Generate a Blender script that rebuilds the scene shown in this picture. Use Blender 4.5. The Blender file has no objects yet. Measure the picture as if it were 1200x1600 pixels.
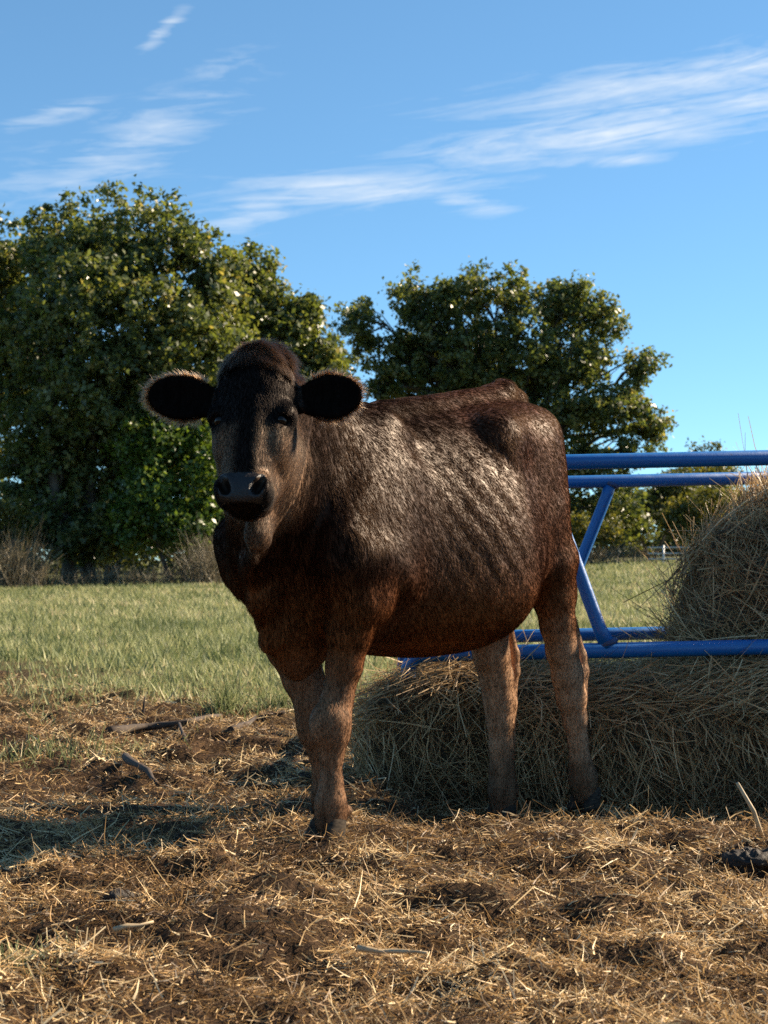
import bpy, math, random
import numpy as np
from mathutils import Vector, Matrix

random.seed(7)
rng = np.random.default_rng(7)
scene = bpy.context.scene
COL = scene.collection

# ------------------------------------------------------------------ camera
F_PX, CAM_Z = 2400.0, 0.77                 # focal length for a 1200 x 1600 frame
PITCH = math.atan(75 / 2400)
cam_data = bpy.data.cameras.new('camera')
cam_data.sensor_fit = 'VERTICAL'
cam_data.sensor_height = 36.0
cam_data.lens = 36.0 * F_PX / 1600.0
cam_data.clip_start, cam_data.clip_end = 0.1, 12000
cam_data.dof.use_dof = True
cam_data.dof.focus_distance = 4.2
cam_data.dof.aperture_fstop = 9.0
cam = bpy.data.objects.new('camera', cam_data)
cam.location = (0, 0, CAM_Z)
cam.rotation_euler = (math.radians(90) + PITCH, 0, 0)
COL.objects.link(cam)
scene.camera = cam

# ------------------------------------------------------------------ light and sky
SUN_EL = math.radians(30)
SUN_BACK = math.radians(25)                # how far behind the picture plane the sun stands
SUN_DIR = Vector((math.cos(SUN_EL) * math.cos(SUN_BACK), math.cos(SUN_EL) * math.sin(SUN_BACK), math.sin(SUN_EL)))
sun_data = bpy.data.lights.new('sun', 'SUN')
sun_data.energy = 5.0
sun_data.angle = math.radians(0.53)
sun_data.color = (1.0, 0.82, 0.60)
sun = bpy.data.objects.new('sun', sun_data)
sun.rotation_euler = SUN_DIR.to_track_quat('Z', 'Y').to_euler()
sun.location = (30, 20, 30)
COL.objects.link(sun)
scene.view_settings.view_transform = 'Standard'
scene.view_settings.look = 'None'
scene.view_settings.exposure = 1.5
scene.view_settings.gamma = 1.0
scene.view_settings.use_curve_mapping = False
cy = scene.cycles
cy.max_bounces = 6
cy.diffuse_bounces = 3
cy.glossy_bounces = 2
cy.transmission_bounces = 4
cy.transparent_max_bounces = 6
cy.caustics_reflective = False
cy.caustics_refractive = False
cy.use_denoising = False
scene.cycles_curves.shape = 'RIBBONS'
scene.cycles_curves.subdivisions = 1


class NT:
    """small helper round a node tree"""
    def __init__(self, tree):
        self.t = tree
        self.n = tree.nodes
        self.l = tree.links

    def add(self, kind, **kw):
        nd = self.n.new(kind)
        for k, v in kw.items():
            setattr(nd, k, v)
        return nd

    def link(self, a, b):
        self.l.new(a, b)

    def math(self, op, a, b=None, clamp=False):
        nd = self.add('ShaderNodeMath', operation=op)
        nd.use_clamp = clamp
        for i, v in enumerate((a, b)):
            if v is None:
                continue
            if isinstance(v, (int, float)):
                nd.inputs[i].default_value = v
            else:
                self.link(v, nd.inputs[i])
        return nd.outputs[0]

    def noise(self, vec, scale, detail=4, rough=0.55, dist=0.0):
        nd = self.add('ShaderNodeTexNoise')
        nd.inputs['Scale'].default_value = scale
        nd.inputs['Detail'].default_value = detail
        nd.inputs['Roughness'].default_value = rough
        nd.inputs['Distortion'].default_value = dist
        if vec is not None:
            self.link(vec, nd.inputs['Vector'])
        return nd.outputs['Fac']

    def ramp(self, fac, stops, mode='LINEAR'):
        nd = self.add('ShaderNodeValToRGB')
        cr = nd.color_ramp
        cr.interpolation = mode
        while len(cr.elements) < len(stops):
            cr.elements.new(0.5)
        for e, (p, c) in zip(cr.elements, stops):
            e.position = p
            e.color = (c[0], c[1], c[2], 1) if not isinstance(c, (int, float)) else (c, c, c, 1)
        self.link(fac, nd.inputs[0])
        return nd.outputs[0]

    def mix(self, fac, a, b, blend='MIX'):
        nd = self.add('ShaderNodeMix', data_type='RGBA', blend_type=blend)
        for i, v in ((0, fac), (6, a), (7, b)):
            if isinstance(v, (int, float)):
                nd.inputs[i].default_value = v
            elif isinstance(v, tuple):
                nd.inputs[i].default_value = (v[0], v[1], v[2], 1)
            else:
                self.link(v, nd.inputs[i])
        return nd.outputs[2]

    def attr(self, name, out='Fac'):
        nd = self.add('ShaderNodeAttribute', attribute_name=name)
        return nd.outputs[out]

    def mapping(self, vec, scale=(1, 1, 1), rot=(0, 0, 0), loc=(0, 0, 0)):
        nd = self.add('ShaderNodeMapping')
        nd.inputs['Scale'].default_value = scale
        nd.inputs['Rotation'].default_value = rot
        nd.inputs['Location'].default_value = loc
        self.link(vec, nd.inputs['Vector'])
        return nd.outputs[0]


def smooth_mask(nt, v, lo, hi):
    nd = nt.add('ShaderNodeMapRange', interpolation_type='SMOOTHSTEP')
    nd.inputs['From Min'].default_value = lo
    nd.inputs['From Max'].default_value = hi
    nt.link(v, nd.inputs['Value'])
    return nd.outputs[0]


def make_world():
    w = bpy.data.worlds.new('World')
    scene.world = w
    w.use_nodes = True
    nt = NT(w.node_tree)
    nt.n.clear()
    sky = nt.add('ShaderNodeTexSky', sky_type='NISHITA')
    sky.sun_disc = False
    sky.sun_elevation = SUN_EL
    sky.sun_rotation = math.atan2(SUN_DIR.x, SUN_DIR.y)
    sky.altitude = 3000
    sky.air_density = 1.0
    sky.dust_density = 0.0
    sky.ozone_density = 6.0
    hs = nt.add('ShaderNodeGamma')
    hs.inputs['Gamma'].default_value = 0.76
    nt.link(sky.outputs[0], hs.inputs['Color'])
    hs_out = nt.mix(1.0, hs.outputs[0], (0.79, 1.03, 1.03), 'MULTIPLY')
    # cirrus: streaks on a flat sheet high above, so direction / height
    tc = nt.add('ShaderNodeTexCoord')
    sep = nt.add('ShaderNodeSeparateXYZ')
    nt.link(tc.outputs['Generated'], sep.inputs[0])
    az = nt.math('ARCTAN2', sep.outputs[0], sep.outputs[1])      # azimuth from +Y, to the right
    el = nt.math('ARCSINE', sep.outputs[2])
    comb = nt.add('ShaderNodeCombineXYZ')
    nt.link(az, comb.inputs[0])
    nt.link(el, comb.inputs[1])
    v = comb.outputs[0]
    total = None
    # (azimuth, elevation, half length, half width, tilt, strength) of each band of cirrus, in radians
    bands = [(0.20, 0.300, 0.19, 0.020, 0.09, 1.0), (0.15, 0.272, 0.17, 0.024, 0.12, 1.0), (0.26, 0.287, 0.13, 0.011, 0.05, 1.0),
             (0.125, 0.256, 0.060, 0.010, 0.06, 0.8), (0.155, 0.254, 0.05, 0.006, 0.04, 0.9),
             (-0.020, 0.238, 0.115, 0.017, 0.05, 1.0), (-0.085, 0.224, 0.050, 0.018, 0.25, 0.9), (0.055, 0.230, 0.045, 0.010, -0.20, 0.85),
             (-0.165, 0.262, 0.105, 0.026, 0.48, 0.82), (-0.110, 0.305, 0.045, 0.016, 0.55, 0.55), (-0.143, 0.333, 0.026, 0.007, 0.72, 0.95), (-0.215, 0.278, 0.045, 0.008, 0.28, 0.8), (-0.21, 0.24, 0.09, 0.03, 0.3, .55),
             (0.45, 0.31, 0.2, 0.03, 0.1, 0.8), (-0.42, 0.27, 0.16, 0.03, 0.3, 0.7), (0.8, 0.42, .25, .05, .15, .6), (-.8, .4, .25, .05, .2, .6)]
    for (a, e, hl, hw, tl, st) in bands:
        m = nt.mapping(v, loc=(-a, -e, 0))
        rt = nt.add('ShaderNodeVectorRotate', rotation_type='Z_AXIS')
        rt.inputs['Angle'].default_value = -tl
        nt.link(m, rt.inputs['Vector'])
        sc = nt.mapping(rt.outputs[0], scale=(1 / hl, 1 / hw, 0))
        ln = nt.add('ShaderNodeVectorMath', operation='LENGTH')
        nt.link(sc, ln.inputs[0])
        fall = smooth_mask(nt, ln.outputs['Value'], 1.45, 0.0)
        fall = nt.math('MULTIPLY', fall, st)
        total = fall if total is None else nt.math('MAXIMUM', total, fall)
    rot = nt.add('ShaderNodeVectorRotate', rotation_type='Z_AXIS')
    rot.inputs['Angle'].default_value = -0.09
    nt.link(v, rot.inputs['Vector'])
    streak = nt.noise(nt.mapping(rot.outputs[0], scale=(10, 85, 1)), 1.0, 8, 0.60, 1.6)
    fine = nt.noise(nt.mapping(rot.outputs[0], scale=(40, 190, 1)), 1.0, 6, 0.6, 0.8)
    s = nt.math('ADD', nt.math('MULTIPLY', streak, 0.75), nt.math('MULTIPLY', fine, 0.25))
    thr = nt.math('SUBTRACT', 0.62, nt.math('MULTIPLY', total, 0.34))
    dens = nt.math('MULTIPLY', nt.math('SUBTRACT', s, thr), 2.6, True)
    dens = nt.math('MULTIPLY', dens, nt.math('MULTIPLY', nt.math('POWER', total, 0.7), 0.85))
    bg1 = nt.add('ShaderNodeBackground')
    nt.link(hs_out, bg1.inputs[0])
    bg1.inputs[1].default_value = SKY_STRENGTH
    bg2 = nt.add('ShaderNodeBackground')
    bg2.inputs[0].default_value = (0.86, 0.93, 1.0, 1)
    bg2.inputs[1].default_value = 0.37
    mx = nt.add('ShaderNodeMixShader')
    nt.link(dens, mx.inputs[0])
    nt.link(bg1.outputs[0], mx.inputs[1])
    nt.link(bg2.outputs[0], mx.inputs[2])
    out = nt.add('ShaderNodeOutputWorld')
    nt.link(mx.outputs[0], out.inputs[0])


SKY_STRENGTH = 0.095
make_world()


# ------------------------------------------------------------------ helpers
def tag(o, label=None, cat=None, group=None, kind=None):
    if label:
        o['label'] = label
    if cat:
        o['category'] = cat
    if group:
        o['group'] = group
    if kind:
        o['kind'] = kind
    return o


def link(o, parent=None):
    COL.objects.link(o)
    if parent is not None:
        o.parent = parent
    return o


def empty(name, loc=(0, 0, 0), rz=0.0):
    o = bpy.data.objects.new(name, None)
    o.empty_display_size = 0.2
    o.location = loc
    o.rotation_euler = (0, 0, rz)
    COL.objects.link(o)
    return o


def mesh_np(name, verts, faces, mat=None, parent=None, smooth=False, attrs=None):
    """verts (n,3) array, faces (m,k) int array of equal-sized faces"""
    verts = np.asarray(verts, dtype=np.float32)
    faces = np.asarray(faces, dtype=np.int32)
    m, k = faces.shape
    me = bpy.data.meshes.new(name)
    me.vertices.add(len(verts))
    me.vertices.foreach_set('co', verts.ravel())
    me.loops.add(m * k)
    me.loops.foreach_set('vertex_index', faces.ravel())
    me.polygons.add(m)
    me.polygons.foreach_set('loop_start', np.arange(0, m * k, k, dtype=np.int32))
    me.polygons.foreach_set('loop_total', np.full(m, k, dtype=np.int32))
    if smooth:
        me.polygons.foreach_set('use_smooth', np.ones(m, dtype=bool))
    for an, av in (attrs or {}).items():
        at = me.attributes.new(an, 'FLOAT' if av.ndim == 1 else 'FLOAT_COLOR', 'POINT')
        if av.ndim == 1:
            at.data.foreach_set('value', av.astype(np.float32))
        else:
            c4 = np.ones((len(av), 4), dtype=np.float32)
            c4[:, :3] = av
            at.data.foreach_set('color', c4.ravel())
    me.update(calc_edges=True)
    me.validate()
    if mat is not None:
        me.materials.append(mat)
    o = bpy.data.objects.new(name, me)
    return link(o, parent)


def vnoise(p, scale, seed=0, octaves=4, rough=0.5):
    """smooth value noise of 2-D or 3-D points, about -1..1"""
    p = np.asarray(p, dtype=np.float64) * scale
    out = np.zeros(len(p))
    amp, tot = 1.0, 0.0
    for o in range(octaves):
        q = p * (2 ** o) + 17.3 * o
        i = np.floor(q).astype(np.int64)
        f = q - i
        f = f * f * (3 - 2 * f)
        acc = np.zeros(len(p))
        dim = p.shape[1]
        for c in range(2 ** dim):
            w = np.ones(len(p))
            h = np.full(len(p), seed * 1013 + o * 7919, dtype=np.int64)
            for d in range(dim):
                b = (c >> d) & 1
                w = w * (f[:, d] if b else 1 - f[:, d])
                h = h * 1664525 + (i[:, d] + b) * (374761393 if d == 0 else 668265263 if d == 1 else 2147483647) + 1013904223
                h = (h ^ ((h >> 15) & 0xFFFFFFFF)) & 0xFFFFFFFF
                h = (h * 2246822519) & 0xFFFFFFFF
            h = (h ^ (h >> 13)) & 0xFFFFFFFF
            acc += w * (h / 4294967295.0 * 2 - 1)
        out += acc * amp
        tot += amp
        amp *= rough
    return out / tot


def principled(name):
    m = bpy.data.materials.new(name)
    m.use_nodes = True
    nt = NT(m.node_tree)
    nt.n.clear()
    b = nt.add('ShaderNodeBsdfPrincipled')
    o = nt.add('ShaderNodeOutputMaterial')
    nt.link(b.outputs[0], o.inputs[0])
    return m, nt, b, o


def sstep(a, b, x):
    t = np.clip((x - a) / (b - a), 0, 1)
    return t * t * (3 - 2 * t)
COAT_COUNT, STRAW_COUNT, GRASS_COUNT, HAY_LOW, HAY_BALE, HAY_FRINGE, LEAF = 300000, 235000, 200000, 24000, 20000, 3000, 1.0
# ------------------------------------------------------------------ the heifer
# cow frame: x forward, y to its left, z up; origin on the ground under the barrel
COW_TH = math.radians(53)
COW_C = np.array([0.170, 4.780, 0.0])
COW_H = np.array([-math.cos(COW_TH), -math.sin(COW_TH), 0.0])
COW_L = np.array([math.sin(COW_TH), -math.cos(COW_TH), 0.0])
_fw = np.array([0, math.cos(PITCH), math.sin(PITCH)])
_up = np.array([0, -math.sin(PITCH), math.cos(PITCH)])
_cam = np.array([0, 0, CAM_Z])


def sight(px, py):
    d = np.array([(px - 600) / F_PX, 0, 0]) + _fw + (800 - py) / F_PX * _up
    return d / d[1]


def at(px, py, depth):
    """world point seen at a photograph pixel at that distance"""
    return _cam + sight(px, py) * depth


def S(px, py, y):
    """point of the cow's lengthwise section y seen at a photograph pixel, in the cow frame"""
    d = sight(px, py)
    t = (y + COW_L @ (COW_C - _cam)) / (COW_L @ d)
    p = _cam + t * d - COW_C
    return np.array([p @ COW_H, y, p[2]])


def to_cow(w):
    p = np.asarray(w, float) - COW_C
    return np.array([p @ COW_H, p @ COW_L, p[2]])


class Field:
    """an implicit solid on a regular grid, meshed with surface nets"""
    def __init__(self, lo, hi, h):
        self.lo, self.h = np.array(lo, float), h
        self.n = np.ceil((np.array(hi) - self.lo) / h).astype(int) + 1
        self.f = np.full(self.n, 0.3, dtype=np.float32)

    def box(self, lo, hi, pad):
        a = np.clip(np.floor((np.array(lo) - pad - self.lo) / self.h).astype(int), 0, self.n - 1)
        b = np.clip(np.ceil((np.array(hi) + pad - self.lo) / self.h).astype(int) + 1, 1, self.n)
        ax = [(self.lo[i] + self.h * np.arange(a[i], b[i])).astype(np.float32) for i in range(3)]
        return tuple(slice(a[i], b[i]) for i in range(3)), ax[0][:, None, None], ax[1][None, :, None], ax[2][None, None, :]

    def blend(self, sl, d, k, sub=False):
        f = self.f[sl]
        if sub:
            d = -d
            hh = np.clip(0.5 - 0.5 * (f - d) / k, 0, 1)
            self.f[sl] = f + (d - f) * hh + k * hh * (1 - hh)
        else:
            hh = np.clip(0.5 + 0.5 * (f - d) / k, 0, 1)
            self.f[sl] = f + (d - f) * hh - k * hh * (1 - hh)

    def ell(self, c, r, k=0.03, axes=None, sub=False):
        c = np.asarray(c, float)
        r = np.asarray(r, float)
        A = np.eye(3) if axes is None else np.asarray(axes, float)
        ext = np.sqrt(((A * r[:, None]) ** 2).sum(0))
        sl, X, Y, Z = self.box(c - ext, c + ext, k + 0.03)
        dx, dy, dz = X - c[0], Y - c[1], Z - c[2]
        k0 = k1 = 0
        for i in range(3):
            q = A[i, 0] * dx + A[i, 1] * dy + A[i, 2] * dz
            k0 = k0 + (q / r[i]) ** 2
            k1 = k1 + (q / r[i] ** 2) ** 2
        k0 = np.sqrt(k0)
        k1 = np.sqrt(k1) + 1e-6
        self.blend(sl, (k0 * (k0 - 1) / k1).astype(np.float32), k, sub)

    def bone(self, a, b, ra, rb, k=0.03, side=(0, 1, 0), sub=False):
        """tapered limb from a to b; radii are numbers or (across, along side)"""
        a = np.asarray(a, float)
        b = np.asarray(b, float)
        ra = ra if isinstance(ra, tuple) else (ra, ra)
        rb = rb if isinstance(rb, tuple) else (rb, rb)
        m = max(*ra, *rb)
        sl, X, Y, Z = self.box(np.minimum(a, b) - m, np.maximum(a, b) + m, k + 0.02)
        w = b - a
        ln = np.linalg.norm(w)
        w = w / ln
        s = np.asarray(side, float)
        s = s - w * (s @ w)
        s = s / np.linalg.norm(s)
        u = np.cross(w, s)
        dx, dy, dz = X - a[0], Y - a[1], Z - a[2]
        pw = dx * w[0] + dy * w[1] + dz * w[2]
        ps = dx * s[0] + dy * s[1] + dz * s[2]
        pu = dx * u[0] + dy * u[1] + dz * u[2]
        t = np.clip(pw / ln, 0, 1)
        over = pw - t * ln
        ru = ra[0] + (rb[0] - ra[0]) * t
        rs = ra[1] + (rb[1] - ra[1]) * t
        ro = np.minimum(ru, rs)
        q = np.sqrt((pu / ru) ** 2 + (ps / rs) ** 2 + (over / ro) ** 2)
        self.blend(sl, ((q - 1) * ro).astype(np.float32), k, sub)

    def chain(self, pts, k=0.03, side=(0, 1, 0)):
        for (a, ra), (b, rb) in zip(pts[:-1], pts[1:]):
            self.bone(a, b, ra, rb, k, side)

    def mesh(self):
        f = self.f
        nx, ny, nz = f.shape
        ins = f < 0
        cell = np.zeros((nx - 1, ny - 1, nz - 1), dtype=np.uint8)
        corner = [(i, j, k) for i in (0, 1) for j in (0, 1) for k in (0, 1)]
        for i, j, k in corner:
            cell += ins[i:nx - 1 + i, j:ny - 1 + j, k:nz - 1 + k]
        act = np.argwhere((cell > 0) & (cell < 8))
        idx = np.full(cell.shape, -1, dtype=np.int32)
        idx[act[:, 0], act[:, 1], act[:, 2]] = np.arange(len(act))
        acc = np.zeros((len(act), 3))
        cnt = np.zeros(len(act))
        for c0 in corner:
            for ax in range(3):
                if c0[ax] == 1:
                    continue
                c1 = list(c0)
                c1[ax] = 1
                f0 = f[act[:, 0] + c0[0], act[:, 1] + c0[1], act[:, 2] + c0[2]]
                f1 = f[act[:, 0] + c1[0], act[:, 1] + c1[1], act[:, 2] + c1[2]]
                cr = (f0 < 0) != (f1 < 0)
                t = np.where(cr, f0 / np.where(cr, f0 - f1, 1), 0)
                p = np.repeat(np.array(c0, float)[None], len(act), 0)
                p[:, ax] += t
                acc += p * cr[:, None]
                cnt += cr
        verts = self.lo + (act + acc / cnt[:, None]) * self.h
        faces = []
        for ax in range(3):
            o1, o2 = [(1, 2), (2, 0), (0, 1)][ax]
            n = [nx, ny, nz]
            sa = [slice(1, n[i] - 1) for i in range(3)]
            sa[ax] = slice(0, n[ax] - 1)
            sb = list(sa)
            sb[ax] = slice(1, n[ax])
            A, B = ins[tuple(sa)], ins[tuple(sb)]
            for flip, mask in ((False, A & ~B), (True, ~A & B)):
                e = np.argwhere(mask)
                if not len(e):
                    continue
                e = e + np.array([s.start for s in sa])
                q = []
                for d1, d2 in ((-1, -1), (0, -1), (0, 0), (-1, 0)):
                    g = e.copy()
                    g[:, o1] += d1
                    g[:, o2] += d2
                    q.append(idx[g[:, 0], g[:, 1], g[:, 2]])
                q = np.stack(q if not flip else q[::-1], 1)
                faces.append(q)
        return verts, np.concatenate(faces)


def table(rows, x):
    """smooth interpolation (pchip-like) of station rows (x, v1, v2 ...), x falling"""
    r = np.array(sorted(rows))
    xs = r[:, 0]
    out = []
    for c in range(1, r.shape[1]):
        y = r[:, c]
        m = np.gradient(y, xs)
        i = np.clip(np.searchsorted(xs, x) - 1, 0, len(xs) - 2)
        h = xs[i + 1] - xs[i]
        t = np.clip((x - xs[i]) / h, 0, 1)
        out.append((2 * t**3 - 3 * t**2 + 1) * y[i] + (t**3 - 2 * t**2 + t) * h * m[i] + (-2 * t**3 + 3 * t**2) * y[i + 1] + (t**3 - t**2) * h * m[i + 1])
    return out


# head frame: u to the cow's left, n out of the face, s up the face; origin between the eyes
HEAD_O = to_cow(at(387, 650, 3.80))
_f = np.array([-0.11, -1.0, 0.0])
_f /= np.linalg.norm(_f)
_tilt = math.radians(21)
_n = math.cos(_tilt) * _f + math.sin(_tilt) * np.array([0, 0, 1.0])
_s = math.cos(_tilt) * np.array([0, 0, 1.0]) - math.sin(_tilt) * _f
_u = np.cross(_s, _n) * -1


def rot_cow(v):
    return np.array([v @ COW_H, v @ COW_L, v[2]])


HU, HN, HS = rot_cow(_u), rot_cow(_n), rot_cow(_s)
if HU @ rot_cow(np.array([1.0, 0, 0])) < 0:
    HU = -HU
HAX = np.array([HU, HN, HS])


def hp(u, n, s):
    return HEAD_O + u * HU + n * HN + s * HS


EAR_AX = {}


def build_cow_field(h=0.006):
    g = Field((-0.82, -0.44, -0.16), (1.32, 0.50, 1.44), h)
    # --- barrel
    rows = [  # x, top, bottom, height of greatest width, half width
        (0.80, 0.86, 0.72, 0.79, 0.02), (0.76, 0.98, 0.60, 0.79, 0.12), (0.68, 1.06, 0.55, 0.78, 0.18), (0.55, 1.15, 0.51, 0.78, 0.21),
        (0.40, 1.195, 0.50, 0.76, 0.215), (0.24, 1.222, 0.482, 0.71, 0.262), (0.08, 1.245, 0.478, 0.69, 0.308), (-0.06, 1.268, 0.50, 0.70, 0.318),
        (-0.18, 1.29, 0.59, 0.75, 0.270), (-0.30, 1.302, 0.70, 0.93, 0.212), (-0.40, 1.295, 0.76, 1.00, 0.195), (-0.48, 1.25, 0.82, 1.02, 0.16), (-0.545, 1.12, 0.92, 1.02, 0.04)]
    sl, X, Y, Z = g.box((-0.56, -0.36, 0.44), (0.81, 0.36, 1.33), 0.04)
    zt, zb, zm, w = [q.astype(np.float32)[:, None, None] for q in table(rows, X.ravel())]
    w = np.maximum(w, 0.02)
    hv = np.where(Z > zm, zt - zm, zm - zb)
    hv = np.maximum(hv, 0.02)
    v = np.abs(Z - zm) / hv
    yy = np.abs(Y) / w
    e = np.where(Z > zm, 1.85, 2.15)
    r = (yy ** e + v ** e) ** (1 / e)
    d = (r - 1) * np.minimum(w, hv) * 0.9
    inside = (X > -0.545) & (X < 0.80)
    d = np.where(inside, d, 0.3)
    g.blend(sl, d.astype(np.float32), 0.02)
    # ribs, just felt through the coat
    # --- neck and throat
    nk = hp(0, -0.19, 0.02)
    g.bone((0.52, 0.0, 0.93), nk, (0.225, 0.155), (0.115, 0.085), 0.09)
    g.bone((0.42, 0.0, 1.08), hp(0, -0.13, 0.13), (0.11, 0.085), (0.07, 0.07), 0.08)           # crest
    g.bone((0.64, 0.0, 0.76), hp(0, -0.22, -0.06), (0.17, 0.12), (0.09, 0.08), 0.08)        # throat
    g.bone(S(412, 890, -0.03), hp(-0.002, -0.195, -0.09), (0.105, 0.095), (0.075, 0.076), 0.06)
    dew = [hp(0.010, -0.17, -0.15), hp(0.014, -0.165, -0.25), S(402, 872, 0.05), S(414, 930, 0.03), S(432, 985, 0.01), S(472, 1022, 0.0)]
    for a, b, ra, rb in zip(dew[:-1], dew[1:], (0.014, 0.016, 0.018, 0.020, 0.026), (0.016, 0.018, 0.020, 0.026, 0.036)):
        g.bone(a, b, (ra * 2.1, ra), (rb * 2.1, rb), 0.05)
    # brisket
    g.ell((0.665, 0.0, 0.585), (0.085, 0.075, 0.115), 0.06)
    # --- shoulders
    for sd in (1, -1):
        g.bone((0.40, sd * 0.10, 1.13), (0.69, sd * 0.20, 0.80), (0.085, 0.05), (0.10, 0.055), 0.05)      # shoulder blade
        g.bone((0.38, sd * 0.15, 1.00), (0.53, sd * 0.215, 0.74), (0.09, 0.045), (0.10, 0.05), 0.06)      # triceps
        g.ell((0.715, sd * 0.17, 0.775), (0.075, 0.06, 0.10), 0.05)                                        # point of shoulder
    # --- left fore leg
    y = 0.155
    g.chain([(S(560, 880, 0.21), (0.10, 0.055)), (S(566, 945, 0.20), (0.088, 0.06))], 0.05)
    g.ell(S(590, 945, 0.205), (0.045, 0.035, 0.05), 0.04)                                                  # elbow
    g.chain([(S(556, 940, 0.19), (0.085, 0.065)), (S(546, 990, 0.175), (0.066, 0.055)), (S(538, 1040, 0.165), (0.049, 0.045)), (S(527, 1092, y), (0.041, 0.038)),
             (S(518, 1126, y), (0.050, 0.048)), (S(518, 1148, y), (0.048, 0.044)), (S(518, 1182, y), (0.030, 0.028)), (S(518, 1222, y), (0.030, 0.027)),
             (S(517, 1252, y), (0.042, 0.036)), (S(517, 1275, y), (0.040, 0.036)), (S(515, 1290, y), (0.042, 0.042))], 0.022)
    g.ell(S(508, 1132, y), (0.035, 0.035, 0.045), 0.03)                                                    # knee cap
    g.ell(S(537, 1266, y + 0.0), (0.022, 0.030, 0.018), 0.015)                                             # dewclaws
    # --- right fore leg
    y = -0.115
    g.chain([(S(440, 960, -0.19), (0.10, 0.06)), (S(458, 1010, -0.165), (0.085, 0.06)), (S(474, 1060, -0.14), (0.062, 0.05)), (S(486, 1098, y), (0.047, 0.043)),
             (S(491, 1126, y), (0.050, 0.046)), (S(494, 1146, y), (0.045, 0.042)), (S(500, 1175, y), (0.031, 0.028)), (S(506, 1208, y), (0.030, 0.027)),
             (S(510, 1236, y), (0.041, 0.036)), (S(512, 1258, y), (0.042, 0.038)), (S(513, 1272, y), (0.045, 0.042))], 0.025)
    # --- rump and thighs
    for sd in (1, -1):
        g.ell((-0.06, sd * 0.165, 1.140), (0.045, 0.035, 0.03), 0.10)                                       # hook bone
        g.ell((-0.47, sd * 0.09, 1.17), (0.05, 0.04, 0.05), 0.06)                                          # pin bone
        g.bone((-0.10, sd * 0.165, 1.14), (-0.44, sd * 0.10, 1.17), (0.06, 0.05), (0.07, 0.05), 0.10)
        g.ell((-0.34, sd * 0.128, 0.97), (0.15, 0.082, 0.24), 0.06)                                        # thigh
    g.bone((0.30, 0, 1.195), (-0.34, 0, 1.295), 0.035, 0.04, 0.05)                                         # spine
    # left hind leg
    y = 0.14
    g.chain([((-0.34, 0.15, 0.90), (0.15, 0.075)), (S(862, 880, 0.155), (0.105, 0.070)), (S(866, 930, 0.15), (0.078, 0.062)), (S(871, 975, 0.145), (0.057, 0.050)),
             (S(878, 1015, y), (0.052, 0.045)), (S(887, 1055, y), (0.052, 0.045)), (S(893, 1090, y), (0.048, 0.042)), (S(899, 1126, y), (0.034, 0.033)),
             (S(903, 1158, y), (0.029, 0.027)), (S(906, 1188, y), (0.032, 0.030)), (S(911, 1214, y), (0.046, 0.040)), (S(914, 1240, y), (0.044, 0.042))], 0.035)
    g.chain([(S(893, 968, y), (0.018, 0.018)), (S(905, 1024, y), (0.021, 0.022)), (S(908, 1048, y), (0.024, 0.024)), (S(908, 1100, y), (0.020, 0.020))], 0.02)   # tendon, point of hock
    g.ell(S(832, 885, 0.20), (0.07, 0.030, 0.07), 0.06)                                                    # flank fold
    # right hind leg
    y = -0.08
    g.chain([((-0.30, -0.15, 0.86), (0.14, 0.075)), (S(752, 930, -0.11), (0.105, 0.07)), (S(760, 985, -0.09), (0.075, 0.06)), (S(768, 1025, y), (0.062, 0.05)),
             (S(776, 1060, y), (0.056, 0.048)), (S(780, 1095, y), (0.052, 0.045)), (S(782, 1128, y), (0.045, 0.038)), (S(783, 1165, y), (0.040, 0.032)),
             (S(784, 1200, y), (0.040, 0.034)), (S(786, 1232, y), (0.050, 0.042)), (S(786, 1262, y), (0.046, 0.044))], 0.035)
    g.chain([(S(790, 960, y), (0.018, 0.018)), (S(801, 1022, y), (0.020, 0.022)), (S(801, 1048, y), (0.022, 0.024)), (S(798, 1100, y), (0.018, 0.02)), (S(797, 1180, y), (0.016, .018))], 0.02)
    # tail
    g.chain([((-0.30, 0, 1.295), 0.045), ((-0.37, 0, 1.325), 0.038), ((-0.44, 0, 1.305), 0.034), ((-0.52, 0, 1.21), 0.030), ((-0.565, -0.01, 1.05), 0.024),
             ((-0.575, -0.02, 0.80), 0.018), ((-0.575, -0.03, 0.62), 0.016)], 0.03)
    # --- head
    A = HAX
    K = 0.025
    g.ell(hp(0, -0.085, 0.098), (0.099, 0.095, 0.118), K, A)
    g.ell(hp(0, -0.095, 0.190), (0.070, 0.062, 0.046), 0.03, A)
    g.bone(hp(0, -0.075, 0.02), hp(0, -0.058, -0.165), (0.082, 0.090), (0.055, 0.060), K, HU)
    g.ell(hp(0, -0.008, -0.06), (0.036, 0.022, 0.13), 0.02, A)                       # bridge of the nose
    for sd in (1, -1):
        g.ell(hp(sd * 0.083, -0.056, 0.030), (0.031, 0.034, 0.034), 0.02, A)          # brow over the eye
        g.ell(hp(sd * 0.070, -0.075, -0.035), (0.024, 0.050, 0.060), 0.03, A)
        g.ell(hp(sd * 0.066, -0.135, -0.015), (0.036, 0.080, 0.085), 0.03, A)         # cheek
        g.bone(hp(sd * 0.055, -0.185, -0.02), hp(sd * 0.028, -0.090, -0.200), 0.042, 0.032, 0.03)   # jaw
        g.ell(hp(sd * 0.045, -0.03, -0.188), (0.026, 0.036, 0.045), 0.02, A)          # side of the muzzle
        g.ell(hp(sd * 0.040, -0.002, -0.192), (0.029, 0.022, 0.033), 0.012, A)        # nostril wing
    g.ell(hp(0, -0.045, -0.200), (0.061, 0.056, 0.039), 0.02, A)                      # muzzle
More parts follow.
